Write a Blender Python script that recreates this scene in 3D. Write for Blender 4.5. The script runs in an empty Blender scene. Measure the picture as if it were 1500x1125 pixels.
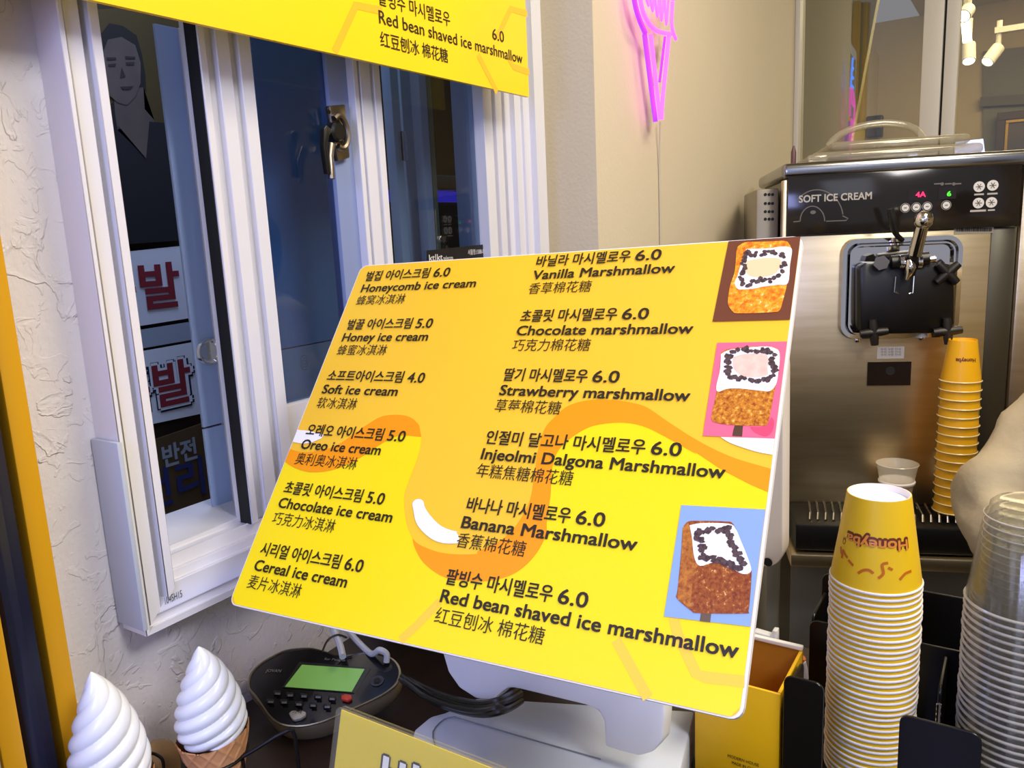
import bpy, bmesh, math, random
from mathutils import Vector, Matrix
random.seed(7)
S = bpy.context.scene
COL = S.collection
PI = math.pi
V3 = Vector

# ------------------------------------------------------------------ camera
CAM = V3((0, 0, 1.51))
RX = V3((0.5383, -0.8415, -0.0464)); RD = V3((-0.1816, -0.0621, -0.9814)); RF = V3((0.8230, 0.5367, -0.1863))
FPX = 1165.0
cd = bpy.data.cameras.new('camera'); cam = bpy.data.objects.new('camera', cd); COL.objects.link(cam)
M = Matrix((( RX.x, -RD.x, -RF.x, CAM.x), (RX.y, -RD.y, -RF.y, CAM.y), (RX.z, -RD.z, -RF.z, CAM.z), (0, 0, 0, 1)))
cam.matrix_world = M
cd.sensor_width = 36; cd.lens = FPX / 1500 * 36; cd.clip_start = .02
S.camera = cam

# ------------------------------------------------------------------ world, lights, exposure
w = bpy.data.worlds.new('world'); S.world = w; w.use_nodes = True
w.node_tree.nodes['Background'].inputs[0].default_value = (.74, .74, .86, 1)
w.node_tree.nodes['Background'].inputs[1].default_value = .45
S.view_settings.view_transform = 'Standard'; S.view_settings.look = 'None'
S.view_settings.gamma = 1; S.view_settings.use_curve_mapping = False
S.view_settings.exposure = 0.0
try:
    S.cycles.transparent_max_bounces = 64
except Exception:
    pass

def area(name, loc, target, size, power, col, sy=None):
    l = bpy.data.lights.new(name, 'AREA'); l.shape = 'RECTANGLE'; l.size = size; l.size_y = sy or size
    l.energy = power; l.color = col
    o = bpy.data.objects.new(name, l); COL.objects.link(o); o.location = loc
    o.rotation_euler = (V3(target) - V3(loc)).to_track_quat('-Z', 'Y').to_euler()
    return o
area('key_light', (.25, -1.0, 2.62), (.62, .6, 1.15), .5, 25, (1, .96, .94))
area('front_fill_light', (-1.1, -.9, 2.3), (.6, .2, 1.1), .8, 3.5, (.80, .84, 1))
area('shop_ceiling_light', (1.25, -.35, 2.7), (1.25, -.1, 1.0), .9, 26, (1, .86, .62), .5)
area('blue_fill_light', (-.75, .25, 1.75), (.5, .78, 1.1), .5, 12, (.42, .47, 1))  # added blue fill from the left, no visible source
area('alley_light', (.9, 1.15, 2.6), (.8, 1.5, 1.2), .5, 9.0, (.5, .62, 1), .3)
area('next_room_light', (4.3, -.4, 2.68), (4.6, -.4, 0), 1.6, 75, (1, .84, .58))

# ------------------------------------------------------------------ materials
def lin(c):
    r = []
    for x in c[:3]:
        x = x / 255.
        r.append(x / 12.92 if x <= .04045 else ((x + .055) / 1.055) ** 2.4)
    return (r[0], r[1], r[2], 1)
MT = {}
def mat(name, rgb, rough=.5, metal=0, emit=0, bump=None, var=None, alpha=None, ior=None, coat=0, coord='Object', spec=None, aniso=None, two=None):
    if name in MT: return MT[name]
    m = bpy.data.materials.new(name); m.use_nodes = True; nt = m.node_tree; b = nt.nodes['Principled BSDF']
    c = lin(rgb); b.inputs['Base Color'].default_value = c
    b.inputs['Roughness'].default_value = rough; b.inputs['Metallic'].default_value = metal
    if coat: b.inputs['Coat Weight'].default_value = coat; b.inputs['Coat Roughness'].default_value = .05
    if spec is not None: b.inputs['Specular IOR Level'].default_value = spec
    if emit: b.inputs['Emission Color'].default_value = c; b.inputs['Emission Strength'].default_value = emit
    if alpha is not None: b.inputs['Alpha'].default_value = alpha
    tc = nt.nodes.new('ShaderNodeTexCoord')
    if var:  # (scale, second colour, contrast, stretch)
        mp = nt.nodes.new('ShaderNodeMapping'); mp.inputs['Scale'].default_value = var[3] if len(var) > 3 else (1, 1, 1)
        n = nt.nodes.new('ShaderNodeTexNoise'); n.inputs['Scale'].default_value = var[0]; n.inputs['Detail'].default_value = 6
        r = nt.nodes.new('ShaderNodeValToRGB'); k = var[2]
        r.color_ramp.elements[0].position = .5 - k; r.color_ramp.elements[1].position = .5 + k
        r.color_ramp.elements[0].color = c; r.color_ramp.elements[1].color = lin(var[1])
        nt.links.new(tc.outputs[coord], mp.inputs[0]); nt.links.new(mp.outputs[0], n.inputs[0])
        nt.links.new(n.outputs[0], r.inputs[0]); nt.links.new(r.outputs[0], b.inputs['Base Color'])
    if bump:  # (scale, strength, distance)
        n = nt.nodes.new('ShaderNodeTexNoise'); n.inputs['Scale'].default_value = bump[0]; n.inputs['Detail'].default_value = 8
        bp = nt.nodes.new('ShaderNodeBump'); bp.inputs['Strength'].default_value = bump[1]; bp.inputs['Distance'].default_value = bump[2]
        mp = nt.nodes.new('ShaderNodeMapping')
        if len(bump) > 3: mp.inputs['Scale'].default_value = bump[3]
        nt.links.new(tc.outputs[coord], mp.inputs[0]); nt.links.new(mp.outputs[0], n.inputs[0])
        nt.links.new(n.outputs[0], bp.inputs['Height']); nt.links.new(bp.outputs[0], b.inputs['Normal'])
    MT[name] = m; return m

def clearmat(name, tint, gloss, rough=.03, body=None, bodyfac=0):
    m = bpy.data.materials.new(name); m.use_nodes = True; nt = m.node_tree; nt.nodes.clear()
    out = nt.nodes.new('ShaderNodeOutputMaterial')
    t = nt.nodes.new('ShaderNodeBsdfTransparent'); t.inputs[0].default_value = lin(tint)
    g = nt.nodes.new('ShaderNodeBsdfGlossy'); g.inputs['Roughness'].default_value = rough
    lw = nt.nodes.new('ShaderNodeLayerWeight'); lw.inputs[0].default_value = gloss[1]
    pw = nt.nodes.new('ShaderNodeMath'); pw.operation = 'POWER'; pw.inputs[1].default_value = 4; lw.inputs[0].default_value = .5
    mr = nt.nodes.new('ShaderNodeMath'); mr.operation = 'MULTIPLY_ADD'; mr.inputs[1].default_value = gloss[1] * 1.6; mr.inputs[2].default_value = gloss[0]
    nt.links.new(lw.outputs['Facing'], pw.inputs[0])
    mr.use_clamp = True
    mx = nt.nodes.new('ShaderNodeMixShader')
    nt.links.new(pw.outputs[0], mr.inputs[0]); nt.links.new(mr.outputs[0], mx.inputs[0])
    nt.links.new(t.outputs[0], mx.inputs[1]); nt.links.new(g.outputs[0], mx.inputs[2]); last = mx
    if bodyfac:
        d = nt.nodes.new('ShaderNodeBsdfDiffuse'); d.inputs[0].default_value = lin(body)
        m2 = nt.nodes.new('ShaderNodeMixShader'); m2.inputs[0].default_value = bodyfac
        nt.links.new(mx.outputs[0], m2.inputs[1]); nt.links.new(d.outputs[0], m2.inputs[2]); last = m2
    nt.links.new(last.outputs[0], out.inputs[0]); MT[name] = m; return m

def plaster(name, rgb, rgb2, bs=.8):
    m = bpy.data.materials.new(name); m.use_nodes = True; nt = m.node_tree; b = nt.nodes['Principled BSDF']
    b.inputs['Roughness'].default_value = .7
    tc = nt.nodes.new('ShaderNodeTexCoord')
    n = nt.nodes.new('ShaderNodeTexNoise'); n.inputs['Scale'].default_value = 3; n.inputs['Detail'].default_value = 4
    r = nt.nodes.new('ShaderNodeValToRGB'); r.color_ramp.elements[0].color = lin(rgb); r.color_ramp.elements[1].color = lin(rgb2)
    nt.links.new(tc.outputs['Object'], n.inputs[0]); nt.links.new(n.outputs[0], r.inputs[0]); nt.links.new(r.outputs[0], b.inputs['Base Color'])
    n1 = nt.nodes.new('ShaderNodeTexNoise'); n1.inputs['Scale'].default_value = 160; n1.inputs['Detail'].default_value = 4
    # trowel ridges: thin level sets of a big distorted noise
    n2 = nt.nodes.new('ShaderNodeTexNoise'); n2.inputs['Scale'].default_value = 9; n2.inputs['Detail'].default_value = 5; n2.inputs['Distortion'].default_value = 1.2
    a = nt.nodes.new('ShaderNodeValToRGB'); e = a.color_ramp.elements
    e[0].position = .60; e[0].color = (0, 0, 0, 1); e[1].position = .615; e[1].color = (1, 1, 1, 1)
    x = a.color_ramp.elements.new(.66); x.color = (.3, .3, .3, 1)
    mp = nt.nodes.new('ShaderNodeMapping'); mp.inputs['Scale'].default_value = (40, 40, 9)
    mp.inputs['Rotation'].default_value = (0, .5, 0)
    n3 = nt.nodes.new('ShaderNodeTexNoise'); n3.inputs['Scale'].default_value = 3; n3.inputs['Detail'].default_value = 3
    nt.links.new(tc.outputs['Object'], n1.inputs[0]); nt.links.new(tc.outputs['Object'], n2.inputs[0]); nt.links.new(n2.outputs[0], a.inputs[0])
    nt.links.new(tc.outputs['Object'], mp.inputs[0]); nt.links.new(mp.outputs[0], n3.inputs[0])
    b1 = nt.nodes.new('ShaderNodeBump'); b1.inputs['Strength'].default_value = .35; b1.inputs['Distance'].default_value = .002
    n4 = nt.nodes.new('ShaderNodeTexNoise'); n4.inputs['Scale'].default_value = 34; n4.inputs['Detail'].default_value = 3; n4.inputs['Distortion'].default_value = 1.5
    a4 = nt.nodes.new('ShaderNodeValToRGB'); a4.color_ramp.elements[0].position = .58; a4.color_ramp.elements[1].position = .62; b4 = nt.nodes.new('ShaderNodeBump'); b4.inputs['Strength'].default_value = bs * .8; b4.inputs['Distance'].default_value = .0009
    nt.links.new(tc.outputs['Object'], n4.inputs[0]); nt.links.new(n4.outputs[0], a4.inputs[0]); nt.links.new(a4.outputs[0], b4.inputs['Height']); nt.links.new(b1.outputs[0], b4.inputs['Normal'])
    b2 = nt.nodes.new('ShaderNodeBump'); b2.inputs['Strength'].default_value = bs; b2.inputs['Distance'].default_value = .0015
    b3 = nt.nodes.new('ShaderNodeBump'); b3.inputs['Strength'].default_value = .35 * bs; b3.inputs['Distance'].default_value = .003
    nt.links.new(n1.outputs[0], b1.inputs['Height']); nt.links.new(a.outputs[0], b2.inputs['Height']); nt.links.new(n3.outputs[0], b3.inputs['Height'])
    nt.links.new(b4.outputs[0], b2.inputs['Normal']); nt.links.new(b2.outputs[0], b3.inputs['Normal']); nt.links.new(b3.outputs[0], b.inputs['Normal'])
    MT[name] = m; return m

m_wall = plaster('plaster_white', (204, 200, 202), (216, 214, 218))
m_neonwall = plaster('plaster_cream', (206, 194, 168), (214, 203, 180), .06)
m_upvc = mat('window_plastic', (218, 218, 226), .35, bump=(30, .05, .001))
m_upvc_bluelit = mat('window_plastic_blue_lit', (134, 148, 186), .35)  # same sash plastic with blue light put into its colour
m_black = mat('black_gasket', (14, 14, 16), .7)
m_glass = clearmat('window_glass', (200, 212, 225), (.05, .35), .01)
m_glass_shop = clearmat('shopfront_glass', (232, 232, 225), (.13, .3), .0)
m_text = mat('print_dark_brown', (38, 26, 12), .5)
m_txtblk = mat('print_black', (22, 18, 14), .5)
m_amber = mat('print_amber', (250, 202, 44), .38, var=(3, (246, 196, 52), .2))
m_lemon = mat('print_lemon', (252, 226, 8), .38)
m_orange = mat('print_orange', (250, 156, 0), .42)
m_white = mat('print_white', (245, 245, 245), .4)
m_peach = mat('print_peach', (253, 206, 62), .38)
m_foam = mat('foam_edge_white', (236, 232, 230), .6)
m_steel = mat('brushed_steel', (228, 212, 178), .36, 1, bump=(8, .06, .002, (1, 1, 60)), var=(5, (208, 190, 150), .3, (1, 1, 14)))
m_chrome = mat('polished_chrome', (225, 225, 225), .07, 1)
m_blackpl = mat('black_plastic', (16, 15, 15), .38)
m_blackgl = mat('black_gloss_panel', (20, 18, 17), .12, var=(5, (34, 30, 27), .2))
m_whitepl = mat('white_plastic', (226, 228, 232), .4)
m_wood = mat('dark_wood_counter', (34, 24, 18), .35, var=(6, (48, 35, 24), .2, (1, 8, 1)))

# ------------------------------------------------------------------ geometry helpers
ORG = {}
def org(o): return ORG.get(o.name, V3((0, 0, 0)))
def link(name, me, parent=None, origin=None):
    o = bpy.data.objects.new(name, me); COL.objects.link(o)
    if parent is not None:
        o.parent = parent; og = org(parent)
    else:
        if origin is None:
            vs = [v.co for v in me.vertices]
            og = V3(((min(v.x for v in vs) + max(v.x for v in vs)) / 2, (min(v.y for v in vs) + max(v.y for v in vs)) / 2, min(v.z for v in vs)))
        else: og = V3(origin)
        o.location = og
    me.transform(Matrix.Translation(-og)); ORG[o.name] = og
    return o
def thing(name, label, cat, loc, group=None):
    o = bpy.data.objects.new(name, None); COL.objects.link(o); o.location = loc; o.empty_display_size = .05
    ORG[o.name] = V3(loc); tag(o, label, cat, group); return o
def tag(o, label, cat, group=None):
    o['label'] = label; o['category'] = cat
    if group: o['group'] = group
    return o
def struct(o): o['kind'] = 'structure'; return o
def fin(name, bm, m, parent=None, smooth=False, origin=None):
    bmesh.ops.recalc_face_normals(bm, faces=bm.faces)
    me = bpy.data.meshes.new(name); bm.to_mesh(me); bm.free()
    for x in (m if isinstance(m, (list, tuple)) else [m]): me.materials.append(x)
    if smooth:
        me.polygons.foreach_set('use_smooth', [True] * len(me.polygons))
        if smooth != 2: me.set_sharp_from_angle(angle=math.radians(40))
    return link(name, me, parent, origin)
def bevel(bm, r, seg=2, edges=None):
    if r > 0: bmesh.ops.bevel(bm, geom=list(edges or bm.edges), offset=r, segments=seg, profile=.5, affect='EDGES', clamp_overlap=True)
def add_box(bm, lo, hi, mx=None, bv=0, mi=0):
    t = bmesh.new(); bmesh.ops.create_cube(t, size=1)
    lo = V3(lo); hi = V3(hi)
    for v in t.verts: v.co = V3(((lo[i] + hi[i]) / 2 + v.co[i] * (hi[i] - lo[i]) for i in range(3)))
    bevel(t, bv)
    if mx is not None: t.transform(mx)
    for f in t.faces: f.material_index = mi
    merge(bm, t)
def merge(bm, t):
    me = bpy.data.meshes.new('tmp'); t.to_mesh(me); t.free(); bm.from_mesh(me); bpy.data.meshes.remove(me)
def box(name, lo, hi, m, parent=None, bv=0, mx=None, smooth=None):
    bm = bmesh.new(); add_box(bm, lo, hi, mx, bv)
    return fin(name, bm, m, parent, smooth if smooth is not None else bv > 0)
def add_prism(bm, pts, ext, bv=0, seg=2, mi=0):
    t = bmesh.new(); vs = [t.verts.new(p) for p in pts]; f = t.faces.new(vs)
    r = bmesh.ops.extrude_face_region(t, geom=[f])
    bmesh.ops.translate(t, verts=[g for g in r['geom'] if isinstance(g, bmesh.types.BMVert)], vec=ext)
    bmesh.ops.recalc_face_normals(t, faces=t.faces); bevel(t, bv, seg)
    for f in t.faces: f.material_index = mi
    merge(bm, t)
def prism(name, pts, ext, m, parent=None, bv=0, seg=2):
    bm = bmesh.new(); add_prism(bm, [V3(p) for p in pts], V3(ext), bv, seg); return fin(name, bm, m, parent, bv > 0)
def flat(name, pts, m, parent=None):
    bm = bmesh.new(); bm.faces.new([bm.verts.new(p) for p in pts]); bmesh.ops.triangulate(bm, faces=bm.faces)
    return fin(name, bm, m, parent)
def smooth_path(pts, n=6, cyc=False):
    P = [V3(p) for p in pts]; out = []; N = len(P)
    for i in range(N if cyc else N - 1):
        p0 = P[(i - 1) % N] if cyc or i > 0 else P[i]; p1 = P[i]; p2 = P[(i + 1) % N]
        p3 = P[(i + 2) % N] if cyc or i < N - 2 else p2
        for k in range(n):
            t = k / n
            out.append(.5 * ((2 * p1) + (p2 - p0) * t + (2 * p0 - 5 * p1 + 4 * p2 - p3) * t * t + (-p0 + 3 * p1 - 3 * p2 + p3) * t ** 3))
    if not cyc: out.append(P[-1])
    return out
def add_tube(bm, pts, r, seg=8, cyc=False, caps=True, mi=0):
    P = [V3(p) for p in pts]; N = len(P); rings = []; prev = None
    for i, p in enumerate(P):
        a = P[(i - 1) % N] if cyc or i > 0 else p; b = P[(i + 1) % N] if cyc or i < N - 1 else p
        t = (b - a).normalized()
        if prev is None: u = t.orthogonal().normalized()
        else:
            u = prev - t * prev.dot(t)
            u = u.normalized() if u.length > 1e-6 else t.orthogonal().normalized()
        prev = u; v = t.cross(u); rr = r[i] if isinstance(r, (list, tuple)) else r
        rings.append([bm.verts.new(p + (u * math.cos(2 * PI * k / seg) + v * math.sin(2 * PI * k / seg)) * rr) for k in range(seg)])
    for i in range(N if cyc else N - 1):
        A = rings[i]; B = rings[(i + 1) % N]
        for k in range(seg):
            f = bm.faces.new((A[k], A[(k + 1) % seg], B[(k + 1) % seg], B[k])); f.material_index = mi
    if not cyc and caps:
        bm.faces.new(rings[0]).material_index = mi; bm.faces.new(rings[-1]).material_index = mi
def tube(name, pts, r, m, parent=None, seg=8, cyc=False, sm=0):
    if sm:
        if isinstance(r, (list, tuple)):
            n0 = len(r) - 1; tot = n0 * sm; r = [r[min(int(i / sm), n0)] + (r[min(int(i / sm) + 1, n0)] - r[min(int(i / sm), n0)]) * (i / sm - int(i / sm)) for i in range(tot + 1)]
        pts = smooth_path(pts, sm, cyc)
    bm = bmesh.new(); add_tube(bm, pts, r, seg, cyc); return fin(name, bm, m, parent, 1)
def add_lathe(bm, prof, c, seg=32, axis=None, mi=0):
    c = V3(c); q = V3((0, 0, 1)).rotation_difference(V3(axis)) if axis is not None else None; rings = []
    for r, z in prof:
        ring = []
        for k in range(seg if r > 1e-7 else 1):
            p = V3((r * math.cos(2 * PI * k / seg), r * math.sin(2 * PI * k / seg), z))
            if q: p = q @ p
            ring.append(bm.verts.new(c + p))
        rings.append(ring)
    for A, B in zip(rings, rings[1:]):
        for k in range(seg):
            a = A[k % len(A)]; a2 = A[(k + 1) % len(A)]; b = B[k % len(B)]; b2 = B[(k + 1) % len(B)]
            vs = []
            for x in (a, a2, b2, b):
                if x not in vs: vs.append(x)
            if len(vs) > 2:
                f = bm.faces.new(vs); f.material_index = mi
def lathe(name, prof, c, m, parent=None, seg=32, axis=None, smooth=1):
    bm = bmesh.new(); add_lathe(bm, prof, c, seg, axis); return fin(name, bm, m, parent, smooth)

def ray(px, py): return RX * ((px - 750) / FPX) + RD * ((py - 562.5) / FPX) + RF
def atY(px, py, Y): d = ray(px, py); return CAM + d * (Y / d.y)
def atX(px, py, X): d = ray(px, py); return CAM + d * (X / d.x)
def atZ(px, py, Z): d = ray(px, py); return CAM + d * ((Z - CAM.z) / d.z)
def atD(px, py, D): return CAM + ray(px, py) * D
class Plane:      # a flat surface standing in the room: origin, right, up, normal towards the shop
    def __init__(s, o, U, V):
        s.o = V3(o); s.U = V3(U).normalized(); s.V = V3(V).normalized(); s.N = s.U.cross(s.V).normalized()
        s.V = s.N.cross(s.U).normalized()
        if s.N.dot(CAM - s.o) < 0: s.N = -s.N
    def px(s, x, y, h=0):
        d = ray(x, y); t = (s.o + s.N * h - CAM).dot(s.N) / d.dot(s.N); p = CAM + d * t - s.o
        return p.dot(s.U), p.dot(s.V)
    def pt(s, u, v, h=0): return s.o + s.U * u + s.V * v + s.N * h
    def at(s, x, y, h=0): u, v = s.px(x, y, h); return s.pt(u, v, h)

_tc = {}
def glyphs(txt, off):
    k = (txt, off)
    if k in _tc: return _tc[k]
    cu = bpy.data.curves.new('t', 'FONT'); cu.body = txt; cu.size = 1; cu.resolution_u = 3
    o = bpy.data.objects.new('t', cu); me = bpy.data.meshes.new_from_object(o)
    vs = [(v.co.x, v.co.y) for v in me.vertices]; fs = [tuple(p.vertices) for p in me.polygons]
    bpy.data.objects.remove(o); bpy.data.curves.remove(cu); bpy.data.meshes.remove(me)
    if off:      # heavier weight: the same outline printed with small shifts
        n = len(vs); V_, F_ = [], []; K = 8 if off > .04 else 4
        for i in range(K):
            dx, dy = off * math.cos(2 * PI * (i + .5) / K), off * math.sin(2 * PI * (i + .5) / K)
            V_ += [(x + dx, y + dy) for x, y in vs]; F_ += [tuple(j + n * i for j in f) for f in fs]
        if off > .03: F_ += [tuple(j + n * K for j in f) for f in fs]; V_ += vs
        vs, fs = V_, F_
    _tc[k] = (vs, fs); return _tc[k]
def text(pl, txt, u, v, width, height, m, parent, bold=.012, h=.0008, name='lettering', mode='cap', mapf=None, nrm=None):
    vs, fs = glyphs(txt, bold)
    if not vs: return None
    x0 = min(p[0] for p in vs); x1 = max(p[0] for p in vs); y0 = min(p[1] for p in vs); y1 = max(p[1] for p in vs)
    sx = width / (x1 - x0)
    if mode == 'cap':
        c = [p[1] for p in glyphs('H', bold)[0]]; sy = height / (max(c) - min(c)); yb = 0
    else: sy = height / (y1 - y0); yb = y0
    f = mapf or (lambda a, b: pl.pt(a, b, h))
    me = bpy.data.meshes.new(name); n0 = len(glyphs(txt, 0)[0]) if bold else len(vs)
    pts = [f(u + (p[0] - x0) * sx, v + (p[1] - yb) * sy) for p in vs]
    ce = sum(pts, V3((0, 0, 0))) / len(pts); tocam = (CAM - ce).normalized() if nrm is None else nrm
    if pl is not None: tocam = pl.N
    me.from_pydata([p + tocam * (2.5e-5 * (i // n0)) for i, p in enumerate(pts)], [], fs); me.materials.append(m); me.update()
    return link(name, me, parent)
def strokes(pl, polys, wd, m, parent, name='stripe', h=.0004, mapf=None):
    """flat printed bands of width wd along polylines given in plane coordinates"""
    bm = bmesh.new()
    for P in polys:
        P = [V3((a, b, 0)) for a, b in P]; L = []; R = []
        for i, p in enumerate(P):
            t = (P[min(i + 1, len(P) - 1)] - P[max(i - 1, 0)]).normalized(); n = V3((-t.y, t.x, 0)) * wd / 2
            f = mapf or (lambda a, b: pl.pt(a, b, h))
            L.append(bm.verts.new(f(*(p + n).xy))); R.append(bm.verts.new(f(*(p - n).xy)))
        for i in range(len(P) - 1): bm.faces.new((L[i], L[i + 1], R[i + 1], R[i]))
    return fin(name, bm, m, parent)
def disc_pts(pl, u, v, r, h=.0006, n=24, ry=None):
    return [pl.pt(u + r * math.cos(2 * PI * k / n), v + (ry or r) * math.sin(2 * PI * k / n), h) for k in range(n)]
def rrect(u0, v0, u1, v1, r, n=5):
    out = []
    for cx, cy, a in ((u1 - r, v1 - r, 0), (u0 + r, v1 - r, 90), (u0 + r, v0 + r, 180), (u1 - r, v0 + r, 270)):
        for k in range(n + 1):
            t = math.radians(a + 90 * k / n); out.append((cx + r * math.cos(t), cy + r * math.sin(t)))
    return out
def kids(o): return [c for c in bpy.data.objects if c.parent == o]
def copy_tree(o, kidmap, parent=None):
    c = o.copy(); COL.objects.link(c)
    if parent: c.parent = parent
    for k in kidmap.get(o, []): copy_tree(k, kidmap, c)
    return c
def kidmap_of(o):
    mp = {}
    def rec(x):
        mp[x] = kids(x)
        for k in mp[x]: rec(k)
    rec(o); return mp

# ================================================================== SETTING
WY = .79          # plaster around the window
NY = .68          # wall with the neon sign stands 11 cm further out
GX = 2.84         # shopfront glass
CTR = .95         # counter top
CEIL = 2.75
def X375(px, Y): return atY(px, 375, Y).x
xl = X375(100, WY); xr = X375(805, .748)
cx875 = atY(875, 300, NY).x
zbot = atY(222, 930, .748).z
ztop = 2.45
# window wall: left, below, above, right of the opening
bm = bmesh.new()
add_box(bm, (-1.6, WY, 0), (xl + .012, WY + .11, CEIL))
add_box(bm, (xl + .012, WY, 0), (cx875, WY + .11, zbot + .01))
add_box(bm, (xr - .012, WY, zbot + .01), (cx875, WY + .11, CEIL))
add_box(bm, (xl + .012, WY, ztop), (xr - .012, WY + .11, CEIL))
struct(fin('wall_left', bm, m_wall))
struct(box('wall_neon', (cx875, NY, 0), (GX, NY + .12, CEIL), m_neonwall))
m_floor = mat('floor_grey_tile', (120, 112, 100), .4, var=(4, (98, 92, 84), .2))
struct(box('floor', (-1.6, -2.4, -.05), (7, 3, 0), m_floor))
m_ceil = mat('ceiling_paint', (205, 192, 150), .8)
struct(box('ceiling', (.3, -2.4, CEIL), (7, NY, CEIL + .05), m_ceil))
m_beige = mat('beige_wall_paint', (200, 178, 128), .7, var=(2, (190, 166, 116), .3))
struct(box('wall_right', (.6, -2.4, 0), (7, -2.3, CEIL), m_beige))

# --- window frame: ridged profiles
def ridged(name, segs, back, z0, z1, m, parent, groove=.012):
    """segs: (x0, x1, y) front faces left to right; grooves between them"""
    P = [(segs[0][0], back)]
    for i, (a, b, y) in enumerate(segs):
        P.append((a, y)); P.append((b, y))
        if i < len(segs) - 1: g = max(y, segs[i + 1][2]) + groove; P.append((b, g)); P.append((segs[i + 1][0], g))
    P.append((segs[-1][1], back))
    return prism(name, [(x, y, z0) for x, y in P], (0, 0, z1 - z0), m, parent, .0008, 1)
def sg(Y, *pairs): return [(X375(a, Y), X375(b, Y), Y) for a, b in pairs]
win = struct(bpy.data.objects.new('window_1', None)); COL.objects.link(win); win.location = (xl, WY, zbot); ORG[win.name] = V3((xl, WY, zbot))
ridged('left_jamb', [(xl, X375(143, .748), .748)] + sg(.752, (143.5, 165)) + sg(.748, (178, 192)), .90, zbot, ztop, m_upvc, win, .013)
ridged('right_jamb', sg(.765, (763, 772)) + sg(.760, (775, 784)) + sg(.748, (792, 805)), .90, zbot, ztop, m_upvc, win, .010)
# bottom rail of the frame, running away along the wall
def Z300(py, Y): return atY(300, py, Y).z
zz = lambda py, Y: Z300(py, Y)
Pf = [(.90, zbot), (.748, zbot), (.748, zz(881, .748)), (.757, zz(880, .757)), (.757, zz(868, .757)), (.751, zz(867, .751)),
      (.751, zz(832, .751)), (.765, zz(829, .765)), (.765, zz(815, .765)), (.782, zz(812, .782)), (.782, zz(792, .782)), (.80, zz(786, .80)), (.80, zz(778, .80)), (.90, zz(778, .80))]
prism('bottom_rail', [(xl + .004, y, z) for y, z in Pf], (xr - xl - .008, 0, 0), m_upvc, win, .0008, 1)
kM = (atY(259, 857, .75).z - zbot) / (X375(192, .748) - xl); xM = X375(192, .748)
for o_ in bpy.data.objects:
    if o_.name in ('left_jamb', 'bottom_rail'):
        g_ = org(win)
        for v in o_.data.vertices:
            p = v.co + g_
            if o_.name == 'left_jamb' and p.z < zbot + .002: v.co.z = zbot + kM * min(p.x - xl, xM - xl) - g_.z
            if o_.name == 'bottom_rail' and p.x < xl + .01: v.co.x = min(xl + (p.z - zbot) / kM, xM) + .0006 - g_.x
prism('top_rail', [(xl, .748, ztop - .05), (xr, .748, ztop - .05), (xr, .90, ztop - .05), (xl, .90, ztop - .05)], (0, 0, .05), m_upvc, win, .001, 1)
zs0 = zz(786, .80) + .002
# cover strip on the lower left edge of the frame
a = atY(150, 655, .742); b_ = atY(203, 930, .742)
box('cover_strip', (xl - .006, .742, b_.z), (xl - .0006, .7885, a.z), mat('cover_strip_grey', (176, 184, 200), .4), win, .001)
# pencil mark near the mitre
plF = Plane((0, .7503, 0), (1, 0, 0), (0, 0, 1))
m_ink = mat('pencil_ink', (70, 70, 90), .8)
u0, v0 = plF.px(242, 888); u1, v1 = plF.px(267, 876)
text(plF, '1045H15', u0, v0 + .002, u1 - u0, .008, m_ink, win, 0, .0006, 'pencil_mark')
# sliding sash in the middle
sA = bpy.data.objects.new('sliding_sash', None); COL.objects.link(sA); sA.parent = win; ORG[sA.name] = org(win)
ridged('sash_stile', sg(.775, (326, 336), (350, 369), (381, 398.5)), .806, zs0, ztop - .052, m_upvc, sA, .010)
box('brush_gasket', (X375(326, .775) - .0012, .777, zs0), (X375(326, .775) - .0003, .796, ztop - .052), m_black, sA)
xa = X375(499, .792); xb = X375(538, .792)
box('meeting_stile', (xa, .788, zs0), (xb, .806, ztop - .052), m_upvc_bluelit, sA, .0008)
zr = atY(430, 590, .79).z
box('bottom_sash_rail', (X375(398.5, .775) + .0005, .782, zs0), (xa - .0005, .804, zr), m_upvc, sA, .001)
box('corner_backing', (xl + .002, .775, zbot + .001), (xl + .09, .789, zbot + .02), m_upvc, win)
box('glass_pane', (X375(398.5, .775) + .001, .794, zr + .0005), (xa - .001, .798, ztop - .055), m_glass, sA)
# sash on the right
sB = bpy.data.objects.new('fixed_sash', None); COL.objects.link(sB); sB.parent = win; ORG[sB.name] = org(win)
ridged('left_stile', sg(.775, (539, 545), (548, 562), (567, 576)), .806, zs0, ztop - .052, m_upvc, sB, .006)
ridged('right_stile', sg(.775, (719, 731), (736, 745), (749, 758)), .806, zs0, ztop - .052, m_upvc, sB, .008)
box('right_gasket', (X375(758, .775) + .0005, .790, zs0), (X375(763, .765), .80, ztop - .052), m_black, sB)
box('bottom_sash_rail', (X375(577, .775) + .0005, .782, zs0), (X375(718, .775), .804, zr), m_upvc, sB, .001)
box('glass_pane', (X375(577, .775) + .001, .794, zr + .0005), (X375(718, .775) - .001, .798, ztop - .055), m_glass, sB)
# round rating mark on the glass
plG = Plane((0, .7935, 0), (1, 0, 0), (0, 0, 1)); cu, cv = plG.px(446, 531)
m_mark = mat('etched_mark', (60, 66, 84), .6)
for r_ in (.0075, .0050, .0025):
    strokes(plG, [[(cu + r_ * math.cos(t * PI / 10), cv + 1.25 * r_ * math.sin(t * PI / 10)) for t in range(21)]], .0009, m_mark, sA, 'rating_mark', .0004)

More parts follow.
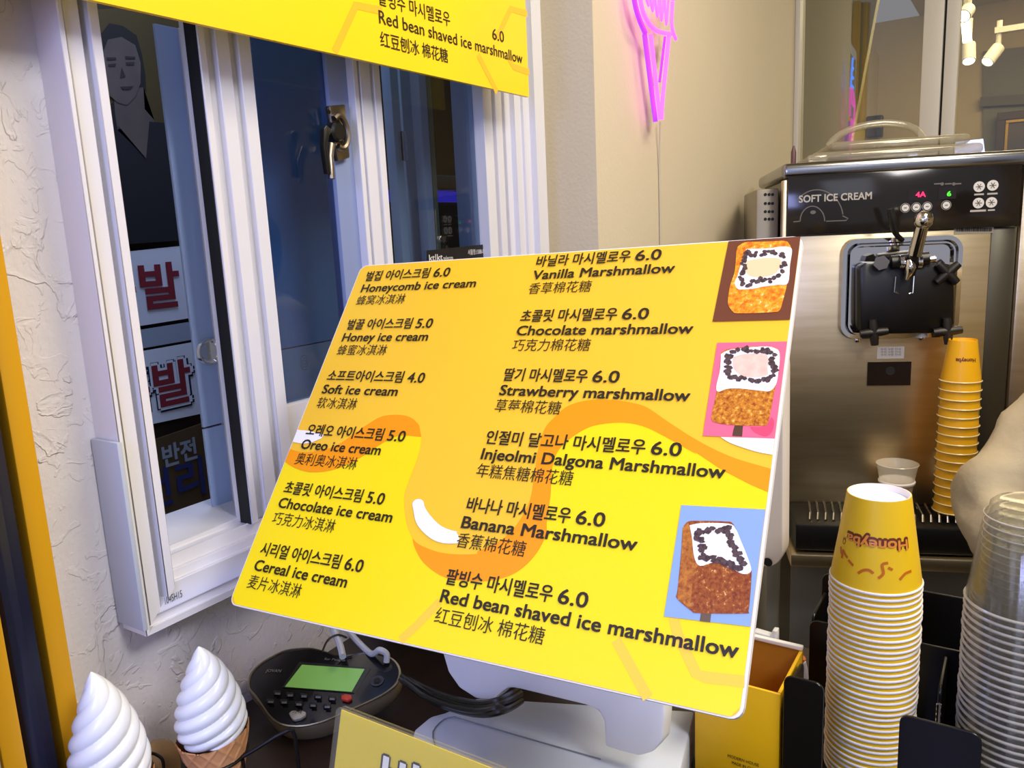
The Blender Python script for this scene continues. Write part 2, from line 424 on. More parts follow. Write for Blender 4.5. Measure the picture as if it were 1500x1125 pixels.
# crescent latch
lt = thing('window_latch', 'metal crescent latch with black lever on the window stile', 'latch', atY(490, 262, .788))
m_nickel = mat('satin_nickel', (150, 140, 126), .32, 1)
PL = Plane((0, .787, 0), (1, 0, 0), (0, 0, 1))
def L(x, y, h=0): return PL.at(x, y, h)
prism('back_plate', [L(475, 156), L(499, 154), L(506, 232), L(489, 237)], (0, -.009, 0), m_nickel, lt, .002)
c = L(486, 195); R_ = .018
bm = bmesh.new()
arc = [c + V3((R_ * math.sin(t) * .8, -.015, R_ * 1.15 * math.cos(t))) for t in [i * PI / 14 for i in range(-3, 17)]]
add_tube(bm, arc, .0042, 8)
fin('crescent_ring', bm, m_nickel, lt, 1)
lathe('hub', [(0, 0), (.013, 0), (.013, .014), (.010, .017), (0, .017)], c + V3((-.002, 0, 0)), m_blackpl, lt, 24, (0, -1, 0))
tube('lever', [L(484, 212, .016), L(483, 230, .02), L(486, 262, .022)], [.006, .005, .0045], m_nickel, lt, 10)
prism('lever_grip', [L(468, 190, .018), L(472, 184, .018), L(481, 192, .018), L(476, 200, .018), L(473, 218, .018), L(478, 255, .018), L(474, 256, .018), L(468, 215, .018)], (0, -.008, 0), m_blackpl, lt, .001)
lathe('screw', [(0, 0), (.003, 0), (.003, .001), (0, .001)], L(481, 164, .0095), m_blackpl, lt, 12, (0, -1, 0))

# sticker on the glass
st = tag(prism('security_sticker', [PL.at(625, 367, -.004), PL.at(718, 357, -.004), (PL.at(718, 357).x, .7915, PL.at(718, 357).z - .05), (PL.at(625, 367).x, .7915, PL.at(718, 357).z - .05)], (0, -.0006, 0), mat('sticker_black', (18, 16, 16), .5)),
         'black security company sticker low on the right window glass', 'sticker')
plS = Plane((0, .7905, 0), (1, 0, 0), (0, 0, 1))
u0, v0 = plS.px(628, 382.5); u1, _ = plS.px(648, 380)
m_lgrey = mat('print_light_grey', (205, 205, 205), .5)
text(plS, 'kt|kt', u0, v0, u1 - u0, .010, m_lgrey, st, .02)
u0, v0 = plS.px(649, 381.5); u1, _ = plS.px(663, 380)
text(plS, 'telecop', u0, v0, u1 - u0, .007, m_lgrey, st, .01)
u0, v0 = plS.px(685, 373); u1, _ = plS.px(714, 369)
text(plS, '서울청:1588-0112', u0, v0, u1 - u0, .007, m_lgrey, st, .01)

# --- outside, through the window
OY = 1.50
m_alley = mat('alley_wall_dark', (44, 34, 28), .8, var=(3, (60, 44, 22), .3))
struct(box('wall_alley', (-1.6, OY + .02, 0), (3.2, OY + .10, 3.2), m_alley))
# outer sliding window stile with pull
ow = thing('outer_window', 'outer window stile tinted as if lit blue, with round finger pull', 'window', (X375(285, .87), .87, .8))
x0 = X375(268, .865); x1 = X375(306, .865)
ztp = atY(245, 38, .865).z; zbt = atY(325, 768, .865).z
m_pale = mat('outer_stile_blue_lit', (166, 188, 232), .4)  # blue light on the stile is put into its colour
zsm = atY(310, 625, .865).z
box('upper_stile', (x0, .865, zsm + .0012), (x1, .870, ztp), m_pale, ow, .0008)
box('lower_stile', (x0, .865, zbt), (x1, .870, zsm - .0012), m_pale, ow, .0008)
box('edge_strip', (x1 + .0004, .852, zbt), (X375(309, .852), .870, ztp), m_upvc, ow, .0004)
pc = atY(306, 515, .864)
pull = lathe('finger_pull', [(0, .0005), (.012, .0005), (.0145, .0035), (.0165, .0035), (.018, 0)], pc, m_chrome, ow, 32, (0, -1, 0))
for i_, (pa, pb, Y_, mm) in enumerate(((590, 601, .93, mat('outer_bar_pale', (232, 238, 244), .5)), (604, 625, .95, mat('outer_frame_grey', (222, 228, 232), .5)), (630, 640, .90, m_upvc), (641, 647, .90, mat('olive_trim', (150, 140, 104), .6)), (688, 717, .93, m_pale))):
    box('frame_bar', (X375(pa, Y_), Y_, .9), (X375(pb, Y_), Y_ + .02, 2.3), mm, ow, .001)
    if i_ == 1:
        q = atY(588, 210, .929); box('lock_bar', (q.x - .006, .92, q.z - .03), (q.x + .006, .949, q.z + .02), m_chrome, ow, .002)

bw = thing('glass_reflection', 'added blue panel for the lit outside reflected in the middle sash glass', 'window', (X375(440, .93), .93, .9))
m_bp = mat('glass_reflection_blue', (150, 186, 234), .25)  # added panel; blue reflection in the sash glass is put into its colour
zq = atY(440, 506, .93).z
box('upper_reflection_panel', (X375(399, .93), .93, zq), (X375(540, .93), .945, 2.2), m_bp, bw)
box('lower_reflection_panel', (X375(399, .93), .93, .9), (X375(540, .93), .95, zq - .002), mat('glass_reflection_pale', (190, 206, 230), .4), bw)
# portrait poster and shop signs across the alley
def wallpl(off): return Plane((0, OY - off, 0), (1, 0, 0), (0, 0, 1))
W0 = wallpl(.0)
def P2(pl, pts, h=0): return [pl.at(x, y, h) for x, y in pts]
def slab(name, pts, m, parent=None, h=0, t=.006, pl=W0):
    return prism(name, P2(pl, pts, h), pl.N * t, m, parent)
po = slab('portrait_poster', [(60, 20), (268, 6), (268, 352), (60, 368)], mat('poster_olive', (88, 72, 26), .5, var=(2.5, (60, 52, 30), .2)))
tag(po, 'dark poster of a person seen through the window opening', 'poster')
po['label'] = 'dark poster of a person in a collared jacket beyond the open window'
m_hair = mat('poster_hair', (26, 22, 20), .7); m_face = mat('poster_face', (104, 92, 84), .7, var=(9, (74, 64, 60), .25)); m_jkt = mat('poster_jacket', (20, 20, 28), .7)
m_shade = mat('poster_face_features', (46, 38, 36), .7)
def fl(name, pts, m, parent, h, pl=W0): return flat(name, P2(pl, pts, h), m, parent)
fl('hair', [(140, 100), (146, 52), (160, 34), (180, 38), (200, 52), (208, 80), (213, 110), (214, 134), (208, 128), (150, 130)], m_hair, po, .0068)
fl('neck', [(166, 130), (210, 128), (212, 160), (226, 176), (214, 232), (170, 190)], m_face, po, .0078)
fl('face', [(148, 84), (158, 58), (178, 54), (198, 66), (206, 92), (206, 122), (198, 142), (186, 154), (172, 150), (158, 138), (150, 112)], m_face, po, .0088)
fl('jacket', [(60, 210), (166, 150), (172, 190), (214, 232), (217, 178), (240, 180), (268, 200), (268, 352), (60, 366)], m_jkt, po, .0098)
fl('collar_opening', [(171, 182), (219, 174), (214, 232)], m_face, po, .0112)
for pts in ([(158, 94), (170, 93), (169, 97), (159, 97)], [(184, 91), (197, 91), (196, 95), (185, 95)], [(178, 98), (184, 112), (176, 114), (176, 111)], [(176, 127), (196, 126), (190, 131), (180, 131)], [(156, 84), (170, 84), (170, 87), (157, 88)], [(183, 82), (198, 83), (198, 86), (184, 86)]):
    fl('face_mark', pts, m_shade, po, .0098)
s1 = tag(slab('shop_sign', [(60, 382), (285, 358), (300, 462), (60, 500)], mat('sign_white', (226, 232, 244), .5)), 'white sign panel with plain red Korean letters below the dark poster', 'sign')
m_red = mat('sign_red', (134, 40, 52), .5)
def pxtext(pl, s, p0, p1, hpx, m, par, bold=.03, h=.008, mode='bbox'):
    u0, v0 = pl.px(p0[0], p0[1], h); u1, v1 = pl.px(p1[0], p1[1], h); u2, v2 = pl.px(p0[0], p0[1] - hpx, h)
    return text(pl, s, u0, min(v0, v1) if mode == 'bbox' else v0, u1 - u0, v2 - v0, m, par, bold, h, mode=mode)
pxtext(W0, '족발', (136, 455), (268, 449), 74, m_red, s1, .035)
s2 = slab('shop_sign', [(60, 540), (288, 500), (300, 604), (60, 655)], MT['sign_white']); tag(s2, 'white sign panel with outlined red Korean letters lower in the opening', 'sign')
pxtext(W0, '족발', (153, 608), (292, 592), 84, mat('sign_navy', (22, 26, 50), .5), s2, .12, .0075)
pxtext(W0, '족발', (155, 606), (289, 590), 80, MT['sign_white'], s2, .085, .0085)
pxtext(W0, '족발', (160, 601), (284, 587), 71, m_red, s2, .035, .0095)
s3 = slab('lower_sign', [(60, 700), (300, 618), (320, 830), (60, 880)], mat('sign_brown', (62, 44, 36), .5, var=(4, (92, 74, 44), .2))); tag(s3, 'dark brown sign with white and blue lettering at the foot of the opening', 'sign')
pxtext(W0, '반전', (240, 686), (289, 666), 34, mat('sign_pale', (150, 158, 176), .5), s3, .04)
pxtext(W0, '천리', (205, 738), (302, 722), 62, mat('sign_blue', (40, 48, 110), .5), s3, .03)
pxtext(W0, 'NO. 1 100%', (262, 758), (316, 745), 10, MT['sign_pale'], s3, .0, mode='cap')
gp = tag(slab('sign_board', [(60, 506), (286, 470), (287, 496), (60, 536)], mat('grey_panel_paint', (160, 172, 192), .5)), 'plain grey strip board between the two red lettered signs', 'sign')
# awning lamp with blue strip seen through the right pane
al = thing('awning_lamp', 'clear shelf edge with a blue light strip beyond the right window glass', 'light', atY(640, 300, 1.3))
a0 = atY(560, 288, 1.25); a1 = atY(706, 276, 1.25)
box('shelf_edge', (a0.x, 1.25, a1.z - .008), (a1.x, OY + .02, a1.z + .03), mat('shelf_plastic', (120, 112, 104), .2), al, .004)
box('blue_strip', (a0.x, 1.26, a1.z - .035), (a1.x - .02, 1.29, a1.z - .010), mat('blue_led', (60, 50, 190), .4, emit=.9), al)

# --- yellow board over the window
SGY = .705
UP = Plane((0, SGY, 0), (1, 0, 0), (0, 0, 1))
br = UP.at(775, 142); 
ub = prism('upper_menu_board', [(.18, SGY, br.z), (br.x, SGY, br.z), (br.x, SGY, 2.02), (.18, SGY, 2.02)], (0, .006, 0), mat('upper_board_yellow', (254, 222, 18), .35, var=(2.2, (250, 204, 30), .18)))
tag(ub, 'yellow printed menu board hanging across the top of the window', 'menu board')
def uptext(s, p0, p1, hpx, bold=.006):
    u0, v0 = UP.px(*p0); u1, v1 = UP.px(*p1); _, v2 = UP.px(p0[0], p0[1] - hpx)
    text(UP, s, u0, (v0 + v1) / 2, u1 - u0, v2 - v0, m_text, ub, bold, .0008, mode='cap')
uptext('Red bean shaved ice marshmallow', (555, 33.5), (765, 93.5), 19)
uptext('6.0', (721, 57.5), (738, 62), 16)
uptext('红豆刨冰 棉花糖', (557, 66), (656, 91), 17, .004)
uptext('팥빙수 마시멜로우', (554, 8), (659, 35), 18, .004)
for Pp in ([(490, 76), (521, 8), (560, 16)], [(700, 80), (728, 135)], [(728, 55), (748, 13), (772, 20)], [(745, 85), (752, 98), (775, 106)]):
    strokes(UP, [[UP.px(*p) for p in Pp]], .010, mat('upper_board_stripe', (252, 190, 40), .4), ub, 'honeycomb_stripe', .0003)

# --- trims on the far left
for nm, pa, pb, Y0, Y1, mm in (('trim_1', 77, 109, .745, .785, mat('trim_yellow', (206, 152, 14), .45)),
                               ('trim_2', 20, 75, .73, .785, mat('trim_navy', (22, 26, 52), .3)),
                               ('trim_3', -18, 19, .715, .785, MT['trim_yellow']),
                               ('trim_4', -160, -20, .70, .785, mat('trim_stone', (150, 140, 124), .6))):
    xa_ = atY(pa, 1000, Y0).x; xb_ = atY(pb, 1000, Y0).x
    struct(box(nm, (xa_, Y0, 0), (xb_, Y1, CEIL), mm, None, .016 if nm == 'trim_2' else .002))

# --- shopfront glass, posts, the next room
m_alu = mat('aluminium_grey', (196, 192, 180), .45)
struct(box('trim_5', (GX - .03, NY - .016, 0), (GX + .04, NY - .0005, CEIL), m_alu, None, .002))
gl = struct(box('window_2', (GX, -2.25, .0), (GX + .008, NY - .018, CEIL), m_glass_shop))
gl.matrix_world = Matrix.Translation((GX, NY, 0)) @ Matrix.Rotation(math.radians(2.0), 4, 'Z') @ Matrix.Translation((-GX, -NY, 0)) @ Matrix.Translation(gl.location)
yA = atX(1349, 120, GX - .03).y; yB = atX(1380, 120, GX - .03).y; yC = atX(1402, 120, GX - .03).y
struct(box('trim_6', (GX - .035, yB + .003, 0), (GX - .002, yA, CEIL), m_alu, None, .003))
struct(box('trim_7', (GX - .035, yC, 0), (GX - .002, yB - .003, CEIL), m_alu, None, .003))
struct(box('trim_8', (GX - .02, yB - .003, 0), (GX - .002, yB + .003, CEIL), m_black))
# added cream panel behind the glass, standing in for the neon wall's reflection
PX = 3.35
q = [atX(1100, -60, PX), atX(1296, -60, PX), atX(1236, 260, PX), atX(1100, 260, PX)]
struct(prism('wall_reflection', q, (.05, 0, 0), mat('wall_reflection_cream', (196, 186, 140), .6)))
FX = 6.0
struct(box('wall_far', (FX, -2.4, 0), (FX + .1, 3, CEIL), m_beige))
# recessed grey-green niche with a painting
q = [atX(1440, 75, FX - .03), atX(1620, 55, FX - .03), atX(1620, 260, FX - .03), atX(1440, 260, FX - .03)]
struct(prism('trim_9', q, (.03, 0, 0), mat('niche_green', (118, 112, 84), .7)))
q = [atX(1436, 142, FX - .06), atX(1620, 130, FX - .06), atX(1620, 146, FX - .06), atX(1436, 156, FX - .06)]
struct(prism('trim_10', q, (.03, 0, 0), mat('niche_rail', (96, 88, 62), .7)))
pf = thing('framed_painting', 'gold framed dark painting on the far wall beyond the glass', 'painting', atX(1490, 260, FX - .1))
PF = Plane((FX - .10, 0, 0), (0, -1, 0), (0, 0, 1))
u0, v1 = PF.px(1461, 166); u1 = u0 + .62; v0 = v1 - .50
def ring(name, a, b, t, m, par, h0, h1, pl):
    bm = bmesh.new()
    for lo, hi in (((a[0], a[1]), (b[0], a[1] + t)), ((a[0], b[1] - t), (b[0], b[1])), ((a[0], a[1] + t), (a[0] + t, b[1] - t)), ((b[0] - t, a[1] + t), (b[0], b[1] - t))):
        add_prism(bm, [pl.pt(lo[0], lo[1], h0), pl.pt(hi[0], lo[1], h0), pl.pt(hi[0], hi[1], h0), pl.pt(lo[0], hi[1], h0)], pl.N * (h1 - h0), .002, 1)
    return fin(name, bm, m, par)
ring('outer_frame', (u0, v0), (u1, v1), .045, mat('frame_bronze', (64, 46, 20), .4, .4), pf, -.03, .02, PF)
ring('inner_frame', (u0 + .046, v0 + .046), (u1 - .046, v1 - .046), .018, mat('frame_gold', (190, 148, 48), .3, .7), pf, -.03, .012, PF)
flat('canvas', [PF.pt(u0 + .06, v0 + .06, 0), PF.pt(u1 - .06, v0 + .06, 0), PF.pt(u1 - .06, v1 - .06, 0), PF.pt(u0 + .06, v1 - .06, 0)], mat('canvas_dark', (86, 70, 52), .5, var=(5, (46, 38, 34), .15)), pf)
# ceiling track spots
m_lampw = mat('lamp_white', (222, 214, 190), .4); m_em = mat('lamp_glow', (255, 250, 235), .4, emit=14)
def spot(px0, py0, px1, py1, X, r, lab):
    p = atX(px0, py0, X); q_ = atX(px1, py1, X - .05); t = thing('track_spotlight', lab, 'spotlight', p, 'track spotlights beyond the glass')
    ax = (q_ - p).normalized(); l_ = (q_ - p).length
    lathe('lamp_housing', [(0, 0), (r, 0), (r, l_), (r * .85, l_), (r * .85, l_ - .01)], p, m_lampw, t, 20, ax)
    lathe('lamp_face', [(0, 0), (r * .84, 0)], p + ax * (l_ - .004), m_em, t, 20, ax)
    tube('hanger', [p, V3((p.x, p.y, p.z + .12))], .012, m_lampw, t)
    return p
spot(1419, 66, 1419, 90, 4.6, .030, 'white spotlight pointing straight down beyond the glass, beside the post')
spot(1462, 70, 1446, 91, 4.6, .029, 'white spotlight tilted to the left beyond the glass, right of the others')
spot(1418, 14, 1411, 24, 3.9, .027, 'white spotlight at the top of the glass, above the glowing tube')
tl = thing('tube_light', 'short glowing white tube light hanging beyond the glass', 'light', atX(1416, 62, 3.9))
tube('glowing_tube', [atX(1414, 27, 3.9), atX(1417, 61, 3.9)], .017, m_em, tl, 12)
tube('stem', [atX(1414, 26, 3.9), atX(1413, -10, 3.9)], .006, m_lampw, tl, 8)
trk = box('light_track', (4.58, -1.6, atX(1440, 62, 4.6).z + .03), (4.62, .2, atX(1440, 62, 4.6).z + .055), m_lampw); tag(trk, 'thin ceiling track carrying spotlights beyond the glass', 'track')
dv = thing('wall_speaker', 'small dark speaker on the wall beyond the glass', 'speaker', atX(1280, 187, 5.9))
q = atX(1280, 183, 5.9); box('speaker_body', (5.9, q.y - .05, q.z - .08), (5.97, q.y + .05, q.z + .06), m_blackpl, dv, .01)
box('speaker_grille', (5.893, q.y - .04, q.z - .07), (5.899, q.y + .04, q.z + .05), mat('grille_dark', (40, 38, 36), .8), dv)

# ================================================================== NEON SIGN
NP = Plane((0, NY - .030, 0), (1, 0, 0), (0, 0, 1))
ns = thing('neon_sign', 'pink neon ice cream cone sign on the cream wall', 'neon sign', atY(967, 180, NY - .03))
m_pink = mat('neon_pink', (255, 80, 225), .3, emit=2.2); m_blue = mat('neon_blue', (40, 130, 255), .3, emit=5); m_purple = mat('back_glow_purple', (165, 62, 240), .3, emit=.9)
def nt_(name, pts, r, m, h=0, sm=5): return tube(name, [NP.at(x, y, h) for x, y in pts], r, m, ns, 8, False, sm)
nt_('neon_tube', [(953, 50), (967, 175)], .0042, m_pink, .008, 1)
nt_('neon_tube', [(980, 52), (971, 140), (969, 175)], .0042, m_pink, .008, 2)
nt_('back_glow', [(944, 50), (960, 178)], .0052, m_purple, -.012, 1)  # purple acrylic edge and tube reflection, added as dim glowing tubes
nt_('back_glow', [(974, 54), (966, 120)], .0028, m_purple, -.01, 1)
nt_('neon_tube', [(935, -40), (938, 0), (945, 25), (960, 44), (983, 50)], .0045, m_pink, .008)
nt_('back_glow', [(926, -20), (931, 10), (938, 32), (945, 48)], .0052, m_purple, -.01)
nt_('neon_tube', [(935, -40), (930, -70), (940, -100), (962, -110), (984, -96), (990, -60), (986, 0)], .0045, m_pink, .008)
nt_('neon_tube', [(936, -80), (960, -66), (986, -78)], .0045, m_pink, .008)
nt_('neon_tube', [(985, 3), (984, 38), (990, 58)], .0038, m_pink, .012)
nt_('neon_tube', [(942, -20), (950, 8), (950, -14), (956, 16), (958, -10), (963, 24), (966, -6), (969, 30), (973, -4), (976, 36), (979, 0)], .0026, m_pink, .010)
Nc = NP.px(958, 0)
m_acr = clearmat('clear_acrylic', (240, 235, 240), (.04, .3), .05)
# the part of the sign above the picture: blue swirl
bm = bmesh.new(); sp = []
for i in range(90):
    t = i / 89.; ang = t * 7 * PI; rr = .052 * (1 - t) ** .8 + .006
    sp.append(NP.pt(Nc[0] + rr * math.cos(ang), Nc[1] + .135 + t * .14 + .012 * math.sin(ang), .004))
add_tube(bm, sp, .0045, 8); fin('swirl_tube', bm, m_blue, ns, 1)
tube('power_cord', [atY(967, 178, NY - .012), atY(966, 240, NY - .004), atY(967, 300, NY - .004), atY(968, 380, NY - .004)], .0016, mat('cord_grey', (190, 184, 168), .4), ns, 6, False, 4)

# ================================================================== COUNTER
ct = thing('counter', 'dark wooden counter top under the menu board and cups', 'counter', (.6, 0, 0))
box('worktop', (.12, -1.0, CTR - .04), (1.02, .788, CTR), m_wood, ct, .002)
box('cabinet_body', (.16, -.98, .08), (.98, .78, CTR - .041), mat('counter_body', (30, 24, 20), .6), ct)
box('plinth', (.20, -.96, 0), (.94, .76, .08), m_black, ct)
dk = thing('dark_cabinet', 'dark brown box standing against the wall behind the menu board', 'box', (.92, .70, CTR))
box('shell', (.81, .60, CTR + .0005), (1.01, .785, CTR + .15), mat('cabinet_olive', (44, 38, 20), .5), dk, .003)
box('lid', (.808, .598, CTR + .151), (1.012, .786, CTR + .163), m_wood, dk, .002)

# ================================================================== MENU BOARD
BL = V3((0.45521886, 0.64200337, -0.3459596 + 1.51)); BR = V3((0.48333333, 0.14309764, -0.33038721 + 1.51)); TL = V3((0.70656566, 0.66439394, -0.02962963 + 1.51))
MB = Plane(BL, BR - BL, TL - BL); BW = .5; BH = .4046
mb = thing('menu_board', 'yellow ice cream price board leaning on the white stand', 'menu board', MB.pt(.25, 0, -.003))
out = [MB.pt(u, v, -.0055) for u, v in rrect(0, 0, BW, BH, .009, 4)]
prism('foam_panel', out, MB.N * .0055, m_foam, mb, 0)
flat('printed_sheet', [MB.pt(u, v, .0003) for u, v in rrect(.0012, .0012, BW - .0022, BH - .0012, .008, 4)], m_amber, mb)
def c1(*p): return [(330 + x / 3.75, 560 + y / 3.75) for x, y in p]
def c3(*p): return [(620 + x / 3.75, 540 + y / 3.75) for x, y in p]
def c5(*p): return [(960 + x / 6.25, 600 + y / 6.25) for x, y in p]
def c8(*p): return [(500 + x / 3., 750 + y / 3.) for x, y in p]
def c4(*p): return [(780 + x / 3.75, 760 + y / 3.75) for x, y in p]
def c2(*p): return [(330 + x / 3.75, 760 + y / 3.75) for x, y in p]
def B(pts, h): 
    r = []
    for x, y in pts:
        u, v = MB.px(x, y); u = min(max(u, .0013), BW - .0023); v = min(max(v, .0013), BH - .0013); r.append(MB.pt(u, v, h))
    return r
def sm2(pts, n=4): return [(p.x, p.y) for p in smooth_path([(x, y, 0) for x, y in pts], n)]
left_low = c1((315, 430), (380, 470), (450, 493), (520, 495), (600, 480), (680, 450), (760, 405), (850, 345), (920, 305), (980, 292), (1078, 302))
drip = c1((1070, 370), (1045, 450), (1010, 540), (985, 620), (985, 700), (1000, 790), (1030, 860))
blob = c8((325, 160), (360, 220), (420, 270), (480, 295), (560, 305), (640, 305), (730, 285), (800, 245), (860, 180), (900, 100))
rise = c3((680, 830), (700, 700), (705, 600), (720, 500), (760, 430), (830, 370), (920, 320), (1030, 300), (1130, 300), (1230, 325), (1340, 380), (1500, 470))
rt = c5((300, 350), (450, 445), (600, 545), (750, 625), (900, 700), (1050, 762))
edge_path = sm2(left_low[:-1]) + sm2([left_low[-1]] + drip + blob + rise + rt)
lemon = [MB.pt(.0013, MB.px(*left_low[0])[1], .0005)] + B(edge_path, .0005) + [MB.pt(BW - .0023, MB.px(*rt[-1])[1], .0005)] + \
        [MB.pt(u, v, .0005) for u, v in ((BW - .0023, .009), (BW - .008, .0013), (.009, .0013), (.0013, .009))]
flat('lemon_print', lemon, m_lemon, mb)
o1 = c1((345, 365), (430, 385), (530, 375), (620, 345), (700, 290), (780, 235), (860, 190), (950, 180), (1020, 195), (1065, 235), (1078, 302))
flat('honey_band', B(sm2(o1[:-1]) + [o1[-1]] + sm2(left_low[::-1]), .0007), m_orange, mb)
inner = c8((345, 145), (420, 175), (500, 187), (600, 185)) + c3((300, 1005), (400, 960), (480, 900), (540, 820), (590, 720), (610, 600), (625, 500), (640, 420), (670, 330), (720, 270), (790, 210), (880, 180), (970, 172), (1060, 175), (1150, 190), (1230, 215), (1340, 290), (1500, 395)) + c5((300, 235), (450, 320), (600, 395), (750, 455), (900, 500), (1080, 550))
outer = [drip[-1]] + blob + rise + rt
flat('honey_band', B(sm2([drip[-1]] + inner) + sm2(outer)[::-1], .0007), m_orange, mb)
# amber fill between the drip and the inner edge of the band
flat('white_gleam', B(sm2(c1((1035, 700), (1030, 670), (1045, 648), (1070, 643), (1090, 655), (1100, 690), (1130, 735), (1180, 785), (1230, 810), (1290, 825)) + c3((185, 900), (200, 930), (185, 960), (100, 960)) + c1((1285, 885), (1220, 888), (1150, 870), (1090, 825), (1050, 770), (1035, 700))), .0009), m_white, mb)
flat('white_gleam', B(c1((388, 262), (460, 268), (545, 290), (530, 310), (480, 332), (430, 340), (362, 328)), .0009), m_white, mb)
flat('white_gleam', B(sm2(c5((600, 255), (680, 305), (800, 350), (950, 395), (1095, 420))) + c5((1112, 270)), .0009), m_white, mb)
for Pp in (c4((460, 665), (635, 985)), c4((775, 540), (800, 640), (900, 850), (950, 870), (1165, 895)), c2((1180, 455), (1060, 580), (965, 668))):
    strokes(MB, [[MB.px(*p) for p in Pp]], .008, m_peach, mb, 'honeycomb_stripe', .0006)
LX = .0155; RXC = .239
rowsL = [('벌집 아이스크림 6.0', .118, 'Honeycomb ice cream', .157, '蜂窝冰淇淋', .069), ('벌꿀 아이스크림 5.0', .118, 'Honey ice cream', .118, '蜂蜜冰淇淋', .069),
         ('소프트아이스크림 4.0', .131, 'Soft ice cream', .103, '软冰淇淋', .055), ('오레오 아이스크림 5.0', .131, 'Oreo ice cream', .107, '奥利奥冰淇淋', .083),
         ('초콜릿 아이스크림 5.0', .131, 'Chocolate ice cream', .147, '巧克力冰淇淋', .083), ('시리얼 아이스크림 6.0', .132, 'Cereal ice cream', .120, '麦片冰淇淋', .070)]
rowsR = [('바닐라 마시멜로우 6.0', .134, 'Vanilla Marshmallow', .150, '香草棉花糖', .069), ('초콜릿 마시멜로우 6.0', .134, 'Chocolate marshmallow', .178, '巧克力棉花糖', .083),
         ('딸기 마시멜로우 6.0', .119, 'Strawberry marshmallow', .186, '草莓棉花糖', .069), ('인절미 달고나 마시멜로우 6.0', .187, 'Injeolmi Dalgona Marshmallow', .225, '年糕焦糖棉花糖', .097),
         ('바나나 마시멜로우 6.0', .134, 'Banana Marshmallow', .165, '香蕉棉花糖', .069), ('팥빙수 마시멜로우 6.0', .134, 'Red bean shaved ice marshmallow', .253, '红豆刨冰 棉花糖', .104)]
for k, (ko, kw, en, ew, zh, zw) in enumerate(rowsL):
    d = k * .0658
    text(MB, ko[:-4], LX, .3805 - d, kw - .0275, .0142, m_text, mb, .024, .0012, mode='bbox')
    text(MB, ko[-3:], LX + kw - .0215, .3815 - d, .0215, .0118, m_text, mb, .020, .0012)
    text(MB, en, LX, .3655 - d, ew, .0110, m_text, mb, .024, .0012)
    text(MB, zh, LX, .3475 - d, zw, .0136, m_text, mb, 0, .0012, mode='bbox')
for k, (ko, kw, en, ew, zh, zw) in enumerate(rowsR):
    d = k * .0663
    text(MB, ko[:-4], RXC, .3865 - d, kw - .0310, .0145, m_text, mb, .024, .0012, mode='bbox')
    text(MB, ko[-3:], RXC + kw - .0260, .3875 - d, .0260, .0122, m_text, mb, .020, .0012)
    text(MB, en, RXC, .3715 - d, ew, .0112, m_text, mb, .026, .0012)
    text(MB, zh, RXC, .3535 - d, zw, .0138, m_text, mb, 0, .0012, mode='bbox')

# photographs printed on the board
def toast(name, a, b_, sc, c3_=None):
    m = bpy.data.materials.new(name); m.use_nodes = True; nt = m.node_tree; b = nt.nodes['Principled BSDF']; b.inputs['Roughness'].default_value = .4
    tc = nt.nodes.new('ShaderNodeTexCoord'); n = nt.nodes.new('ShaderNodeTexNoise'); n.inputs['Scale'].default_value = sc; n.inputs['Detail'].default_value = 8; n.inputs['Roughness'].default_value = .65; n.inputs['Distortion'].default_value = .25
    r = nt.nodes.new('ShaderNodeValToRGB'); e = r.color_ramp.elements
    e[0].position = .36; e[0].color = lin(a); e[1].position = .60; e[1].color = lin(b_)
    if c3_: x = e.new(.68); x.color = lin(c3_)
    nt.links.new(tc.outputs['Object'], n.inputs[0]); nt.links.new(n.outputs[0], r.inputs[0]); nt.links.new(r.outputs[0], b.inputs['Base Color'])
    return m
m_chip = mat('print_chocolate', (58, 40, 42), .5, var=(400, (92, 70, 70), .1))
def photo(quad, bg, org_, sc, body, bodym, white, ringpts, centre, cm, stick=None, stickm=None, side=None, sidem=None, extra=None, wm=m_white, nch=26):
    f = lambda P, h: B([(org_[0] + x / sc, org_[1] + y / sc) for x, y in P], h)
    ph = flat('product_photo', B(quad, .0010), bg, mb)
    if extra: flat('printed_shadow', f(sm2(extra[0] + extra[0][:1]), .0011), extra[1], ph)
    if stick: flat('printed_stick', f(stick, .0012), stickm, ph)
    flat('toasted_side', f(sm2(body + body[:1])[:-1], .0013), bodym, ph)
    if side: flat('darker_side', f(side, .00135), sidem, ph)
    flat('marshmallow_top', f(sm2(white + white[:1])[:-1], .0014), wm, ph)
    flat('cream_centre', f(sm2(centre + centre[:1])[:-1], .0015), cm, ph)
    bm = bmesh.new(); R_ = smooth_path([(x, y, 0) for x, y in ringpts], 8, True); n = len(R_)
    for i in range(nch * 2):
        p = R_[int(i * n / (nch * 2)) % n]; s_ = random.uniform(26, 42)
        cx_, cy_ = p.x + random.uniform(-20, 20), p.y + random.uniform(-20, 20); a0_ = random.random() * 6
        P = [(org_[0] + (cx_ + s_ * random.uniform(.7, 1.2) * math.cos(a0_ + t * 1.05)) / sc, org_[1] + (cy_ + s_ * random.uniform(.5, .9) * math.sin(a0_ + t * 1.05)) / sc) for t in range(6)]
        bm.faces.new([bm.verts.new(q_) for q_ in B(P, .0016 + .00001 * (i % 7))])
    o = fin('chocolate_chips', bm, m_chip, ph); o['kind'] = 'stuff'
